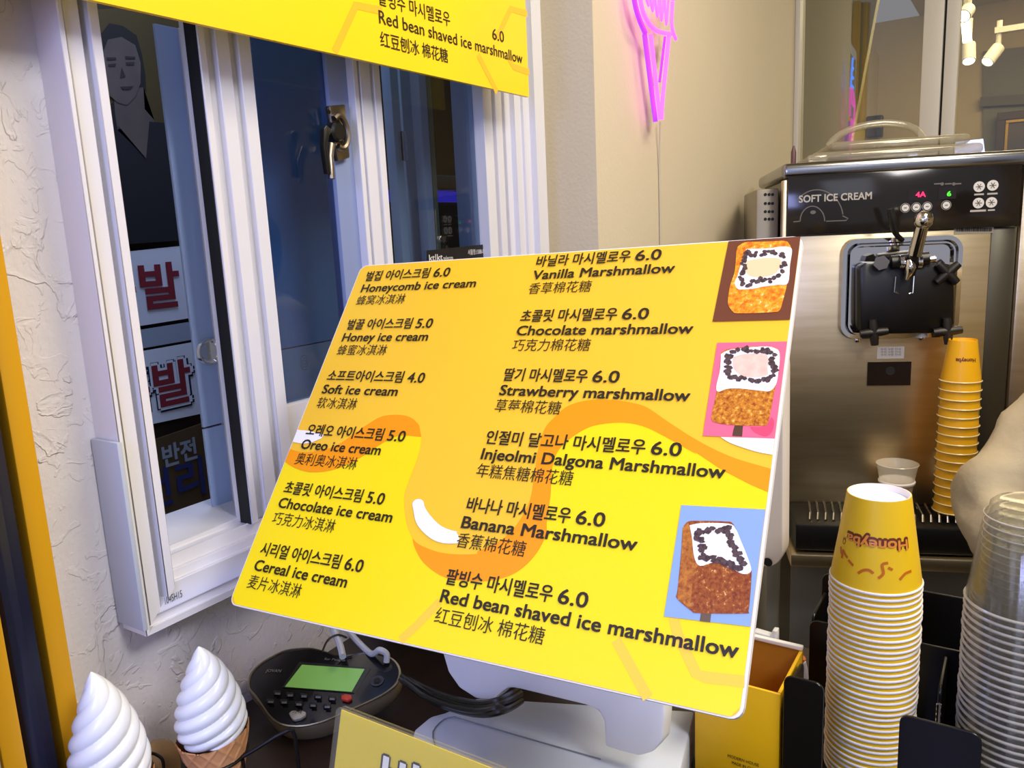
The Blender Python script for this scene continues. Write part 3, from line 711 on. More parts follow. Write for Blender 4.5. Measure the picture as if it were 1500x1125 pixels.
photo([(1068, 352), (1177, 346), (1161, 469), (1044, 472)], mat('photo_brown', (112, 60, 36), .45), (1040, 345), 8.036,
      [(330, 140), (400, 95), (500, 85), (700, 80), (880, 72), (935, 110), (965, 190), (950, 330), (915, 560), (850, 820), (820, 890), (740, 912), (340, 925), (270, 900), (225, 840), (215, 770), (240, 600), (290, 450), (305, 330), (315, 200)],
      toast('photo_toast_orange', (226, 96, 14), (250, 178, 40), 230, (255, 236, 190)),
      [(430, 170), (700, 160), (850, 140), (945, 150), (968, 200), (945, 350), (920, 570), (800, 590), (640, 610), (520, 635), (380, 645), (320, 630), (295, 560), (330, 480), (350, 400), (400, 270)],
      [(430, 215), (520, 230), (640, 220), (740, 215), (850, 240), (865, 330), (840, 420), (800, 490), (700, 540), (600, 530), (500, 560), (400, 590), (370, 500), (395, 400), (400, 300)],
      [(440, 310), (560, 285), (700, 275), (830, 290), (830, 380), (780, 450), (700, 485), (560, 500), (460, 480), (420, 400)], mat('photo_cream_tan', (246, 208, 160), .5))
photo([(1051, 503), (1156, 501), (1138, 643.5), (1030, 639)], mat('photo_pink', (246, 108, 140), .45), (1020, 495), 7.26,
      [(265, 170), (330, 130), (560, 100), (720, 95), (840, 110), (890, 170), (880, 380), (840, 540), (800, 760), (760, 920), (700, 940), (400, 935), (220, 910), (165, 870), (180, 760), (215, 600), (250, 350)],
      toast('photo_toast_brown', (150, 66, 14), (222, 146, 40), 330, (248, 206, 110)),
      [(265, 180), (380, 130), (700, 100), (830, 115), (890, 180), (870, 420), (840, 520), (780, 575), (690, 570), (600, 560), (450, 545), (330, 550), (240, 580), (215, 530), (255, 350)],
      [(340, 200), (430, 150), (530, 130), (640, 145), (730, 130), (810, 170), (820, 250), (830, 330), (820, 400), (760, 450), (680, 460), (570, 450), (470, 440), (400, 440), (330, 400), (340, 320), (330, 260)],
      [(400, 210), (520, 180), (720, 180), (770, 230), (760, 330), (760, 400), (650, 425), (520, 420), (440, 380), (390, 300)], mat('photo_cream_pink', (250, 208, 188), .5, var=(160, (246, 190, 172), .15)),
      [(415, 925), (500, 925), (490, 1055), (385, 1048), (395, 990)], mat('photo_stick_brown', (86, 58, 36), .5),
      extra=([(570, 950), (700, 950), (770, 900), (800, 850), (830, 900), (810, 1000), (740, 1055), (620, 1010)], mat('photo_pink_shadow', (224, 76, 112), .45)))
photo([(998.5, 740.5), (1123, 747), (1103, 919), (973, 903.5)], mat('photo_blue', (140, 172, 216), .45), (960, 730), 5.92,
      [(240, 260), (290, 205), (400, 200), (600, 205), (680, 230), (760, 420), (830, 600), (835, 700), (825, 850), (810, 980), (780, 1003), (380, 1000), (310, 975), (190, 870), (195, 800), (225, 500)],
      toast('photo_toast_dark', (118, 46, 16), (168, 92, 28), 330, (240, 196, 130)),
      [(300, 240), (400, 220), (640, 225), (700, 270), (740, 360), (820, 560), (830, 640), (760, 660), (640, 600), (520, 560), (390, 590), (340, 510), (320, 340)],
      [(370, 290), (375, 350), (400, 430), (410, 500), (490, 530), (600, 555), (680, 590), (750, 590), (720, 500), (680, 420), (660, 350), (630, 280), (550, 280)],
      [(385, 290), (520, 275), (590, 290), (640, 330), (660, 440), (690, 530), (600, 530), (470, 505), (430, 420)], mat('photo_cream_ivory', (240, 234, 214), .5),
      [(400, 980), (490, 980), (478, 1078), (388, 1068)], mat('photo_stick_grey', (104, 84, 66), .5),
      [(240, 265), (290, 215), (320, 340), (370, 590), (330, 700), (305, 965), (195, 865), (200, 800), (230, 500)], toast('photo_toast_side', (140, 66, 22), (196, 124, 44), 260))

# ================================================================== WHITE STAND / MONITOR BEHIND THE BOARD
ws = thing('white_pos_monitor', 'white plastic till monitor and stand behind the yellow price board', 'monitor', (.72, .4, CTR + .05))
MN = Plane((.83, .22, CTR + .17), (0, -1, 0), (-.05, 0, 1))
u_, v_ = MN.px(1152, 835); 
vt = MN.px(1113, 420)[1]
# rear shell of the monitor, its right edge and lower corner show beside the board
uL = u_ - .36
prism('monitor_shell', [MN.pt(a_, b__, -.030) for a_, b__ in rrect(uL, v_ - .002, u_ - .004, v_ + .245, .022, 5)], MN.N * .030, mat('monitor_white', (222, 214, 206), .4), ws, .004)
lathe('speaker_hole', [(0, 0), (.005, 0)], MN.pt(*MN.px(1125, 823), .0008), m_black, ws, 16, MN.N)
ST = Plane(atZ(800, 1095, CTR + .052), (0, -1, 0), (.18, 0, 1))
leg = [(648, 935), (648, 958), (656, 985), (672, 1008), (697, 1024), (722, 1026), (738, 1012), (745, 1008), (757, 1009), (860, 1034), (876, 1042), (884, 1056), (886, 1094), (912, 1102), (935, 1108), (956, 1102), (970, 1086), (973, 1050), (973, 1000), (960, 900), (700, 880)]
prism('stand_bracket', [ST.at(x, y) for x, y in leg], ST.N * -.022, m_whitepl, ws, .003)
prism('neck', [ST.at(700, 884), ST.at(955, 905), MN.pt(uL + .25, v_ + .04, -.03), MN.pt(uL + .08, v_ + .04, -.03)], (0, 0, .02), m_whitepl, ws)
pb = thing('white_base_unit', 'flat grey white till base unit under the monitor stand', 'till base', (.66, .38, CTR))
ztb = CTR + .05
tp = [atZ(652, 1042, ztb), atZ(700, 1020, ztb), atZ(1018, 1040, ztb), atZ(985, 1180, ztb), atZ(720, 1180, ztb), atZ(604, 1080, ztb), atZ(606, 1068, ztb), atZ(630, 1048, ztb)]
prism('housing', [V3((p.x, p.y, CTR + .0005)) for p in tp], (0, 0, .049), mat('base_grey_white', (196, 204, 218), .45), pb, .004)
sp_ = [atZ(664, 1050, ztb + .0006), atZ(760, 1078, ztb + .0006), atZ(880, 1112, ztb + .0006)]
tube('seam_line', sp_, .0007, mat('seam_dark', (120, 126, 138), .6), pb, 6)
tube('seam_line', [atZ(638, 1095, ztb + .0006), atZ(634, 1072, ztb + .0006), atZ(650, 1054, ztb + .0006), atZ(668, 1050, ztb + .0006)], .0007, MT['seam_dark'], pb, 6, False, 3)

# cables: black bundle and white leads
m_cab = mat('cable_black', (22, 22, 22), .35)
for i, off in enumerate(((0, 0), (3, 6), (-2, 12), (4, 17))):
    p = [(588, 990), (625, 1008), (660, 1022), (700, 1030), (735, 1024), (760, 1010)]
    D = [.93, .90, .85, .79, .77, .86]
    c_ = tube('black_cable', [atD(x + off[0], y + off[1] * (.4 + .6 * (k > 0)), D[k] - .006 * i) for k, (x, y) in enumerate(p)], .0032, m_cab, None, 8, False, 8)
    tag(c_, ['uppermost black cable of the bundle between card terminal and white stand', 'second black cable from the top of the bundle', 'third black cable from the top of the bundle', 'lowest black cable of the bundle, nearest the counter'][i], 'cable', 'black cable bundle')
m_wc = mat('cable_white', (186, 190, 196), .4)
tag(tube('white_cable', [atD(484, 905, 1.0), atD(490, 925, 1.0), atD(498, 945, .98), atD(502, 962, .96)], .0042, m_wc, None, 8, False, 5), 'bluish white cable dropping behind the card terminal', 'cable')
tag(tube('white_cable', [atD(500, 905, 1.02), atD(512, 926, 1.02), atD(530, 946, 1.0), atD(545, 958, .98), atD(556, 952, .97), (atD(566, 958, .97)), atD(566, 970, .97)], .0038, m_wc, None, 8, False, 5), 'grey white cable with a small loop right of the card terminal', 'cable')
tag(tube('thin_cable', [atD(472, 955, .97), atD(480, 938, .98), atD(494, 930, .99), atD(508, 934, .99)], .0013, m_cab, None, 6, False, 5), 'thin black wire arching behind the card terminal', 'cable')

# ================================================================== CARD TERMINAL
TC = atD(475, 1010, .945)
az = math.radians(33.2 - 8)    # faces the shopper
tn = V3((-math.cos(az) * .30, -math.sin(az) * .30 * -1 * -1, .954)).normalized()
Ut = V3((math.sin(az), -math.cos(az), 0)); Vt = tn.cross(Ut).normalized()
TP = Plane(TC, Ut, Vt)
ter = thing('card_terminal', 'black heart shaped card payment terminal with green screen', 'card terminal', (TC.x, TC.y, CTR))
def tt(*p): return [(340 + x / 5.77, 900 + y / 5.77) for x, y in p]
heart = tt((135, 580), (160, 500), (240, 420), (340, 360), (450, 310), (600, 292), (700, 297), (800, 325), (900, 350), (1000, 350), (1100, 334), (1200, 330), (1300, 352), (1390, 405), (1430, 480), (1420, 560), (1370, 630), (1250, 710), (1080, 790), (900, 870), (750, 930), (600, 962), (470, 960), (380, 930), (310, 870), (240, 770), (190, 700), (140, 640))
hp = [TP.px(x, y) for x, y in heart]
hp = [(p.x, p.y) for p in smooth_path([(a_, b__, 0) for a_, b__ in hp], 3, True)]
hc = (sum(p[0] for p in hp) / len(hp), sum(p[1] for p in hp) / len(hp))
def hsc(s_, h): return [TP.pt(hc[0] + (a_ - hc[0]) * s_, hc[1] + (b__ - hc[1]) * s_, h) for a_, b__ in hp]
def loft(name, rings, m, parent, cap0=True, cap1=True, smooth=1):
    bm = bmesh.new(); RR = [[bm.verts.new(p) for p in r_] for r_ in rings]; n = len(RR[0])
    for A, B_ in zip(RR, RR[1:]):
        for k in range(n): bm.faces.new((A[k], A[(k + 1) % n], B_[(k + 1) % n], B_[k]))
    if cap0: bm.faces.new(RR[0])
    if cap1: bm.faces.new(RR[-1])
    return fin(name, bm, m, parent, smooth)
m_tshell = mat('terminal_shell', (128, 116, 92), .3, .3)
low = []
for p in hsc(.80, -.02): low.append(V3((p.x, p.y, CTR + .012)))
loft('lower_shell', [low, hsc(.93, -.026), hsc(.99, -.016), hsc(1.0, -.003), hsc(.985, 0)], m_tshell, ter)
loft('rim', [hsc(.985, .0002), hsc(1.0, .0008), hsc(.995, .0025), hsc(.97, .0028), hsc(.965, .0006)], mat('terminal_rim', (150, 140, 120), .15, .8), ter, False, False)
flat('face_plate', hsc(.966, .0012), mat('terminal_black', (16, 16, 17), .14, coat=.5), ter)
def TQ(pts, h=.0018): return [TP.at(x, y, h) for x, y in tt(*pts)]
prism('screen_bezel', TQ([(570, 405), (1175, 455), (1030, 668), (425, 620)], .0014), TP.N * .001, mat('bezel_grey', (40, 40, 36), .3), ter)
flat('green_screen', TQ([(590, 425), (1120, 462), (1010, 655), (445, 612)], .0030), mat('lcd_green', (118, 170, 84), .3, emit=.28, var=None), ter)
m_key = mat('key_grey', (96, 100, 108), .3); m_kd = mat('key_dark', (30, 30, 32), .3)
for x, y in ((385, 670), (492, 685), (608, 693), (727, 700), (846, 716), (326, 740), (440, 745), (565, 762), (685, 772), (805, 783)):
    q_ = [(x - 30, y - 14), (x + 30, y - 12), (x + 26, y + 16), (x - 34, y + 12)]
    k_ = prism('key', TQ(q_, .0014), TP.N * .003, m_kd, ter, .0006)
    flat('key_cap', TQ([(x - 22, y - 9), (x + 22, y - 7), (x + 20, y + 9), (x - 24, y + 8)], .0048), m_key, k_)
prism('red_key', TQ([(925, 705), (960, 692), (1010, 700), (1015, 728), (980, 748), (930, 735)], .0014), TP.N * .004, mat('key_red', (190, 62, 44), .3), ter, .0008)
hk = prism('heart_key', TQ([(485, 855), (510, 832), (545, 830), (560, 840), (600, 832), (628, 845), (625, 872), (580, 900), (530, 912), (510, 900)], .0014), TP.N * .004, mat('key_silver', (176, 174, 168), .3, .3), ter, .0008)
flat('camera_ring', [TP.pt(*[a_ + b__ for a_, b__ in zip(TP.px(*tt((1228, 572))[0]), (.008 * math.cos(t * PI / 12), .008 * math.sin(t * PI / 12)))], .0022) for t in range(24)], m_kd, ter)
flat('camera_lens', [TP.pt(*[a_ + b__ for a_, b__ in zip(TP.px(*tt((1228, 572))[0]), (.004 * math.cos(t * PI / 12), .004 * math.sin(t * PI / 12)))], .0030) for t in range(24)], m_black, ter)
def ttx(s, p0, p1, hh, m, bold=.0, h=.0022):
    (x0_, y0_), (x1_, y1_) = tt(p0, p1); u0, v0 = TP.px(x0_, y0_); u1, v1 = TP.px(x1_, y1_); d_ = V3((u1 - u0, v1 - v0, 0)); l_ = d_.length; d_.normalize()
    text(TP, s, 0, 0, l_, hh, m, ter, bold, h, mapf=lambda a_, b__: TP.pt(u0 + d_.x * a_ - d_.y * b__, v0 + d_.y * a_ + d_.x * b__, h))
m_tg = mat('terminal_print', (130, 128, 120), .4)
ttx('JOVAN', (285, 498), (412, 500), .0045, m_tg); ttx('for People', (780, 395), (955, 408), .0035, m_tg); ttx('가격', (515, 865), (590, 868), .0045, m_txtblk, 0, .0058)

# ================================================================== SOFT SERVE CONES (display models)
m_ice = mat('soft_serve_white', (226, 230, 238), .32, coat=.15)
m_waf = mat('wafer_cone', (214, 160, 112), .6, var=(30, (200, 140, 92), .2))
def cone(label, c, zb, rs, hs, twist, phase, tip):
    """c: axis x,y ; zb: height of the wafer rim"""
    t = thing('soft_serve_cone', label, 'ice cream', (c[0], c[1], zb - .105), 'soft serve display cones')
    bm = bmesh.new(); NT = 144; NZ = 130; rings = []
    for i in range(NZ + 1):
        s_ = i / NZ; z = zb - .004 + hs * s_
        R0 = rs * (min(1, .86 + s_ * 1.1) if s_ < .14 else 1) * (1 - max(0, (s_ - .14) / .86) ** 1.75) ** .86
        cx_ = c[0] + tip[0] * max(0, s_ - .7) ** 2 * 3; cy_ = c[1] + tip[1] * max(0, s_ - .7) ** 2 * 3
        ring_ = []
        for k in range(NT):
            th = 2 * PI * k / NT
            f_ = (-5 * th / (2 * PI) + twist * s_ ** .9 + phase) % 1.
            rid = math.sin(PI * f_) ** .6 * (.75 + .25 * f_)
            a_ = .15 * (1 - .55 * max(0, s_ - .6) / .4)
            r_ = R0 * (1 - a_ + a_ * rid)
            ring_.append(bm.verts.new((cx_ + r_ * math.cos(th), cy_ + r_ * math.sin(th), z)))
        rings.append(ring_)
    for A, B_ in zip(rings, rings[1:]):
        for k in range(NT): bm.faces.new((A[k], A[(k + 1) % NT], B_[(k + 1) % NT], B_[k]))
    bm.faces.new(rings[0]); bm.faces.new(rings[-1])
    fin('ice_cream_swirl', bm, m_ice, t, 2)
    # wafer: cone shell with raised diamond ribs
    bm = bmesh.new(); n = 90; H_ = .108; R1 = rs * .97; rr = []
    for i in range(73):
        z = i / 72.; ring_ = []
        for k in range(n * 2):
            th = PI * k / n; u = th * 6 / PI
            g = max(0, 1 - abs(math.sin(PI * (u + z * 5))) / .35, 1 - abs(math.sin(PI * (u - z * 5))) / .35)
            r_ = .014 + (R1 - .014) * z + .0013 * g
            ring_.append(bm.verts.new((c[0] + r_ * math.cos(th), c[1] + r_ * math.sin(th), zb - H_ + H_ * z + (.004 * math.sin(th * 1.0 + 2) if i == 72 else 0))))
        rr.append(ring_)
    for A, B_ in zip(rr, rr[1:]):
        for k in range(n * 2): bm.faces.new((A[k], A[(k + 1) % (n * 2)], B_[(k + 1) % (n * 2)], B_[k]))
    bm.faces.new(rr[0])
    fin('wafer', bm, m_waf, t, 2)
    return t
cR = atD(310, 1060, .80); rR = .0355
tipR = atY(290, 948, cR.y).z
cone('white soft serve display cone in a wire holder, right of the two', (cR.x, cR.y), atD(310, 1072, .80).z, rR, tipR - atD(310, 1072, .80).z + .004, 6.6, .1, (-.010, .004))
cL = atD(157, 1090, .74)
tipL = atY(120, 992, cL.y).z; zL = atD(157, 1150, .74).z
cone('white soft serve display cone at the lower left corner, cut by the frame', (cL.x, cL.y), zL, .0365, tipL - zL + .004, 6.6, .45, (-.012, .008))
# wire holder
m_wire = mat('wire_black', (24, 22, 22), .4, .5)
hol = thing('wire_cone_holder', 'black wire holder around the right soft serve cone', 'holder', (cR.x, cR.y, CTR))
zr_ = atD(330, 1108, .80).z
bm = bmesh.new()
add_tube(bm, [(cR.x + .031 * math.cos(t * PI / 16), cR.y + .031 * math.sin(t * PI / 16), zr_ + .0) for t in range(32)], .0018, 8, True)
fin('ring', bm, m_wire, hol, 1)
e0 = V3((cR.x + .031 * .3, cR.y - .030, zr_)); f1 = atD(418, 1072, .80); f2 = atD(432, 1080, .80); f3 = V3((f2.x, f2.y, CTR + .002))
tube('side_frame', [e0, e0 + (f1 - e0) * .3, f1, f2, f3], .0020, m_wire, hol, 8, False, 3)
tube('side_frame', [e0 + V3((0, 0, -.003)), V3((e0.x, e0.y, CTR + .002)), f3], .0018, m_wire, hol, 8)
tan = thing('wafer_piece', 'tan rounded wafer cone end between the two soft serve cones', 'wafer', atD(235, 1125, .86))
cw = atD(232, 1128, .84)
lathe('wafer_body', [(0, .0), (.010, .001), (.018, .006), (.022, .014), (.022, .03), (.020, .05), (0, .05)], cw + V3((0, 0, .030)), mat('wafer_tan', (158, 128, 88), .5), tan, 28, (0, 0, -1))
tube('wire_loop', [atD(219, 1103, .80), atD(228, 1105, .80), atD(238, 1113, .80), atD(240, 1130, .80)], .0016, m_wire, tan, 8, False, 4)

# ================================================================== ACRYLIC SIGN IN FRONT
AS = Plane(atD(497, 1034, .60), (0, -1, 0), (.30, 0, 1))
ac = thing('acrylic_sign_holder', 'clear acrylic stand with a yellow printed card at the bottom edge', 'sign holder', AS.pt(.12, -.22, 0))
uu, vv = AS.px(497, 1034)
prism('acrylic_front', [AS.pt(a_, b__, .001) for a_, b__ in rrect(uu, vv - .205, uu + .30, vv, .003, 3)], AS.N * .002, clearmat('acrylic_sheet', (250, 250, 246), (.03, .3), .03, (215, 210, 190), .05), ac)
prism('acrylic_back', [AS.pt(a_, b__, -.004) for a_, b__ in rrect(uu, vv - .205, uu + .30, vv, .003, 3)], AS.N * .002, MT['acrylic_sheet'], ac)
cardtop = AS.px(499, 1040)[1]
cd_ = prism('yellow_card', [AS.pt(a_, b__, -.0015) for a_, b__ in ((uu + .002, vv - .2), (uu + .298, vv - .2), (uu + .298, cardtop), (uu + .002, cardtop))], AS.N * .001, mat('card_yellow', (240, 214, 36), .4, var=(6, (232, 206, 24), .2)), ac)
u0, v0 = AS.px(563, 1101); sz = .030
text(AS, '비닐봉투', u0 - .002, v0 - sz - .0015, .165, sz + .003, m_txtblk, cd_, .055, .0002, mode='bbox')
text(AS, '비닐봉투', u0, v0 - sz, .161, sz, m_white, cd_, .028, .0005, mode='bbox')
box('acrylic_foot', (AS.o.x - .03, AS.o.y - .30, CTR + .0005), (AS.o.x + .06, AS.o.y - .0, CTR + .004), MT['acrylic_sheet'], ac)
prism('acrylic_post', [AS.pt(uu + .1, vv - .2, -.006), AS.pt(uu + .2, vv - .2, -.006), V3((AS.o.x + .01, AS.o.y - .2, CTR + .004)), V3((AS.o.x + .01, AS.o.y - .1, CTR + .004))], (.002, 0, 0), MT['acrylic_sheet'], ac)

# ================================================================== YELLOW BOX BEHIND
m_bag = mat('yellow_card_box', (244, 190, 14), .4); m_bagin = mat('box_inner_brown', (176, 118, 24), .6)
yb = thing('yellow_storage_box', 'open yellow cardboard box with small black lettering', 'box', (.74, .22, CTR))
fr = atD(1120, 1010, .757); ztp_ = fr.z; xf = fr.x; xbk = atZ(1140, 946, ztp_).x
yl = atX(1019, 1100, xf).y; yr = .171
box('front_wall', (xf - .002, yr, CTR + .001), (xf + .001, yl, ztp_), m_bag, yb, .0006)
box('left_wall', (xf + .0015, yl - .003, CTR + .001), (xbk, yl, ztp_), m_bagin, yb)
box('right_wall', (xf + .0015, yr, CTR + .001), (xbk, yr + .003, ztp_), m_bag, yb)
box('back_wall', (xbk + .0005, yr, CTR + .001), (xbk + .003, yl, ztp_), m_bagin, yb)
box('rim_fold', (xbk - .001, yr, ztp_ + .0005), (xbk + .005, yl, ztp_ + .005), m_foam, yb, .001)
box('bottom', (xf, yr + .004, CTR + .0005), (xbk, yl - .004, CTR + .002), m_bagin, yb)
FP = Plane((xf - .0022, 0, 0), (0, -1, 0), (0, 0, 1))
for s_, y_ in (('MODERN HOUSE', 1110), ('MADE IN CHINA', 1117)):
    u0, v0 = FP.px(1066 if y_ < 1112 else 1072, y_ - 4 if y_ < 1112 else y_ - 1); u1, _ = FP.px(1112, y_)
    text(FP, s_, u0, v0 - .002, u1 - u0, .0032, m_txtblk, yb, .005, .0003)
ws2 = tube('orange_packet', [atX(1160, 985, .80), atX(1174, 962, .80)], .005, mat('packet_orange', (226, 110, 44), .4), None, 8); tag(ws2, 'orange packet end poking out beside the black cup organizer', 'packet')
wc2 = lathe('white_lid_item', [(0, 0), (.006, .001), (.007, .010), (.006, .020), (.004, .028), (0, .030)], atX(1174, 1004, .80), m_whitepl); tag(wc2, 'small white rounded item tucked behind the organizer panel', 'container')
wf = prism('white_bracket', [atX(1104, 940, xbk + .006), atX(1138, 948, xbk + .006), atX(1138, 925, xbk + .006), atX(1131, 924, xbk + .006), atX(1128, 932, xbk + .006), atX(1104, 925, xbk + .006)], (.01, 0, 0), m_whitepl, None, .001)
tag(wf, 'white plastic bracket with hooked end behind the open yellow box', 'bracket')

# ================================================================== CUP ORGANIZER
SX = .80; SYp = .107; SYc = -.017
oz = thing('cup_organizer', 'black acrylic organizer holding the stacks of cups', 'organizer', (SX, .045, CTR))
m_org = mat('organizer_black', (17, 15, 14), .28)
def yz_plate(name, x, y0, y1, z1, t=.003, r=.008):
    P = rrect(-y1, CTR + .004, -y0, z1, r, 4)
    return prism(name, [(x, -a_, b__) for a_, b__ in P], (t, 0, 0), m_org, oz, .0006, 1)
def xz_plate(name, y, x0, x1, z1, t=.003, r=.008):
    P = rrect(x0, CTR + .004, x1, z1, r, 4)
    return prism(name, [(a_, y, b__) for a_, b__ in P], (0, t, 0), m_org, oz, .0006, 1)
box('base_plate', (.693, SYc - .06, CTR + .0005), (SX + .17, .168, CTR + .0035), m_org, oz)
xf_ = .695
lipL = atX(1148, 987, xf_); lipR = atX(1207, 1000, xf_)
yz_plate('front_lip', xf_, lipR.y, lipL.y, lipL.z - .001)
q0 = atX(1318, 1046, xf_); q1 = atX(1440, 1070, xf_)
yz_plate('front_lip', xf_, q1.y, q0.y, q0.z)
yd = (SYp + SYc) / 2
zr1 = atX(1380, 949, SX + .054).z
zr1 = atX(1380, 949, SX + .054).z
yz_plate('rear_panel', SX + .054, SYc - .05, atX(1186, 915, SX + .054).y, zr1)
zr2 = atX(1380, 871, SX + .13).z
yz_plate('high_rear_panel', SX + .13, SYc - .05, atX(1204, 860, SX + .13).y, zr2)
xz_plate('side_panel', .1645, .700, .765, lipL.z - .022)
xz_plate('side_panel', atX(1186, 915, SX + .054).y - .004, SX + .058, SX + .128, zr2 - .02)
xz_plate('divider', yd - .0015, SX - .02, SX + .052, zr1 - .004)
tube('divider_rod', [(SX - .020, yd, CTR + .01), (SX - .020, yd, zr1 - .02)], .0022, m_chrome, oz, 8)

# ================================================================== PAPER CUPS
m_cupy = mat('cup_yellow', (236, 192, 26), .38); m_cupw = mat('cup_white', (240, 236, 236), .45)
m_cupband = mat('cup_band_yellow', (232, 176, 40), .38)
CH = .088; RR_ = .0415; RB = .0285
def cup_r(z): return RR_ + (RB - RR_) * z / CH
def make_cup(c, label, group):
    t = thing('paper_cup', label, 'cup', c, group)
    lathe('cup_body', [(cup_r(.002), .002), (cup_r(CH), CH), (cup_r(CH) - .0006, CH), (cup_r(.004) - .0006, .002)], c, m_cupy, t, 48)
    pr = [(RR_ + .0010 * math.cos(a_), .0015 + .0014 * math.sin(a_)) for a_ in [i * PI / 6 for i in range(-5, 7)]]
    lathe('rolled_rim', [(RR_ - .0008, .001)] + pr + [(RR_ - .0008, .003)], c, m_cupw, t, 48)
    lathe('cup_base', [(RB - .0007, CH + .0002), (RB - .0013, CH + .0002), (RB - .0020, CH - .006), (0, CH - .006)], c, m_cupw, t, 48)
    return t
ztopc = CAM.z - .3475 - .0015
PITCH = .0059
c0 = V3((SX, SYp, ztopc))
top = make_cup(c0, 'topmost yellow paper cup with lettering, upside down on the tall cup stack', 'paper cups stacked in the organizer')
km = kidmap_of(top)
npc = int((ztopc - CTR - .004) / PITCH)
ordn = ['second', 'third', 'fourth', 'fifth', 'sixth', 'seventh', 'eighth', 'ninth', 'tenth', 'eleventh', 'twelfth', 'thirteenth', 'fourteenth', 'fifteenth', 'sixteenth', 'seventeenth', 'eighteenth', 'nineteenth', 'twentieth',
        'twenty first', 'twenty second', 'twenty third', 'twenty fourth', 'twenty fifth', 'twenty sixth', 'twenty seventh', 'twenty eighth', 'twenty ninth', 'thirtieth', 'thirty first', 'thirty second', 'thirty third', 'thirty fourth', 'thirty fifth', 'thirty sixth', 'thirty seventh', 'thirty eighth', 'thirty ninth', 'fortieth']
for i in range(npc):
    c_ = copy_tree(top, km); c_.location = c0 + V3((random.uniform(-.0006, .0006), random.uniform(-.0006, .0006), -PITCH * (i + 1)))
    c_['label'] = 'yellow paper cup with white rim, %s from the top of the organizer stack' % ordn[i]
# print on the top cup
def cupmap(c, thc, up=-1):
    def f(a_, b__):   # a_: along, b__: height on the wall from the rim
        th = thc + a_ / .037; r_ = cup_r(b__) + .00035
        return V3((c.x + r_ * math.cos(th), c.y + r_ * math.sin(th), c.z + b__))
    return f
def cup_print(c, t, thc, full=True):
    f = cupmap(c, thc)
    def g(h_):
        def q_(a_, b__):
            th = thc - a_ / .037 * 1.0; z_ = .0540 - b__; r_ = cup_r(z_) + h_
            return V3((c.x + r_ * math.cos(th), c.y + r_ * math.sin(th), c.z + z_))
        return q_
    # turned letters: start at the right hand side, tops pointing down
    text(None, 'Honeyba', -.0330, .0005, .0650, .0120, mat('logo_brown', (110, 48, 24), .4), t, .11, name='logo_outline', mapf=g(.0003))
    text(None, 'Honeyba', -.0312, .0016, .0614, .0100, mat('logo_orange', (226, 140, 52), .4), t, .030, name='logo_fill', mapf=g(.0010))
    m_sq = mat('logo_drip', (196, 106, 14), .4)
    for P in ([(-.038, .036), (-.035, .030), (-.033, .0345), (-.0335, .026)], [(-.032, .033), (-.028, .030), (-.026, .0295)], [(-.025, .0275), (-.020, .0245), (-.019, .024)], [(-.014, .018), (-.010, .022), (-.005, .0235), (-.001, .021)], [(.003, .017), (.007, .022), (.006, .030), (.011, .032)], [(.011, .0275), (.015, .0255)], [(.021, .016), (.027, .021), (.034, .022)]):
        P = [(p.x, p.y) for p in smooth_path([(a_, b__, 0) for a_, b__ in P], 4)]
        strokes(None, [P], .0026, m_sq, t, 'honey_drip', mapf=lambda a_, b__: cupmap(c, thc)(a_, b__))
    strokes(None, [[(-.034 + .0022 * math.cos(k) * (1 - k * .01), .043 + .003 * math.sin(k)) for k in [i * .7 for i in range(19)]], [(-.036, .047), (-.034, .044)], [(-.032, .048), (-.033, .044)]], .0006, MT['logo_brown'], t, 'bee_mark', mapf=cupmap(c, thc))
thc = math.atan2(-SYp, -SX)
# parts of the first cup only (copies above were made before printing)
cup_print(c0, top, thc - .02)

# clear cups
m_pet = clearmat('pet_clear', (243, 243, 240), (.035, .30), .06, (236, 230, 214), .03)
m_petrim = clearmat('pet_rim', (232, 230, 224), (.10, .35), .10, (244, 238, 224), .40)
cc0 = V3((SX, SYc, CAM.z + (-.281 * .9814 - .0464 * .646 - .1863) * .715 + .004))
def make_clear(c, label, group, H=.095, r0=.0475, r1=.0335, name='clear_cup'):
    t = thing(name, label, 'cup', c, group)
    lathe('cup_wall', [(r0, .002), (r0 - .001, .010), (r1 + .003, H - .012), (r1, H - .010), (r1 - .0008, H - .003), (r1 - .004, H), (r1 - .008, H - .001), (0, H - .004)], c, m_pet, t, 40, None, 2)
    lathe('stacking_ring', [(r1 + .0034, H - .0135), (r1 + .0040, H - .0125), (r1 + .0033, H - .0118)], c, m_petrim, t, 40)
    lathe('rolled_rim', [(r0 - .001, 0), (r0 + .0012, .0008), (r0 + .0015, .002), (r0, .0032)], c, m_petrim, t, 40)
    return t
ctop = make_clear(cc0, 'topmost clear plastic cup, upside down at the right edge', 'clear cups stacked in the organizer')
km = kidmap_of(ctop); PC = .0072
for i in range(int((cc0.z - CTR - .004) / PC)):
    c_ = copy_tree(ctop, km); c_.location = cc0 + V3((random.uniform(-.0005, .0005), random.uniform(-.0005, .0005), -PC * (i + 1)))
    c_['label'] = 'clear plastic cup, %s from the top of the clear cup stack' % ordn[i]

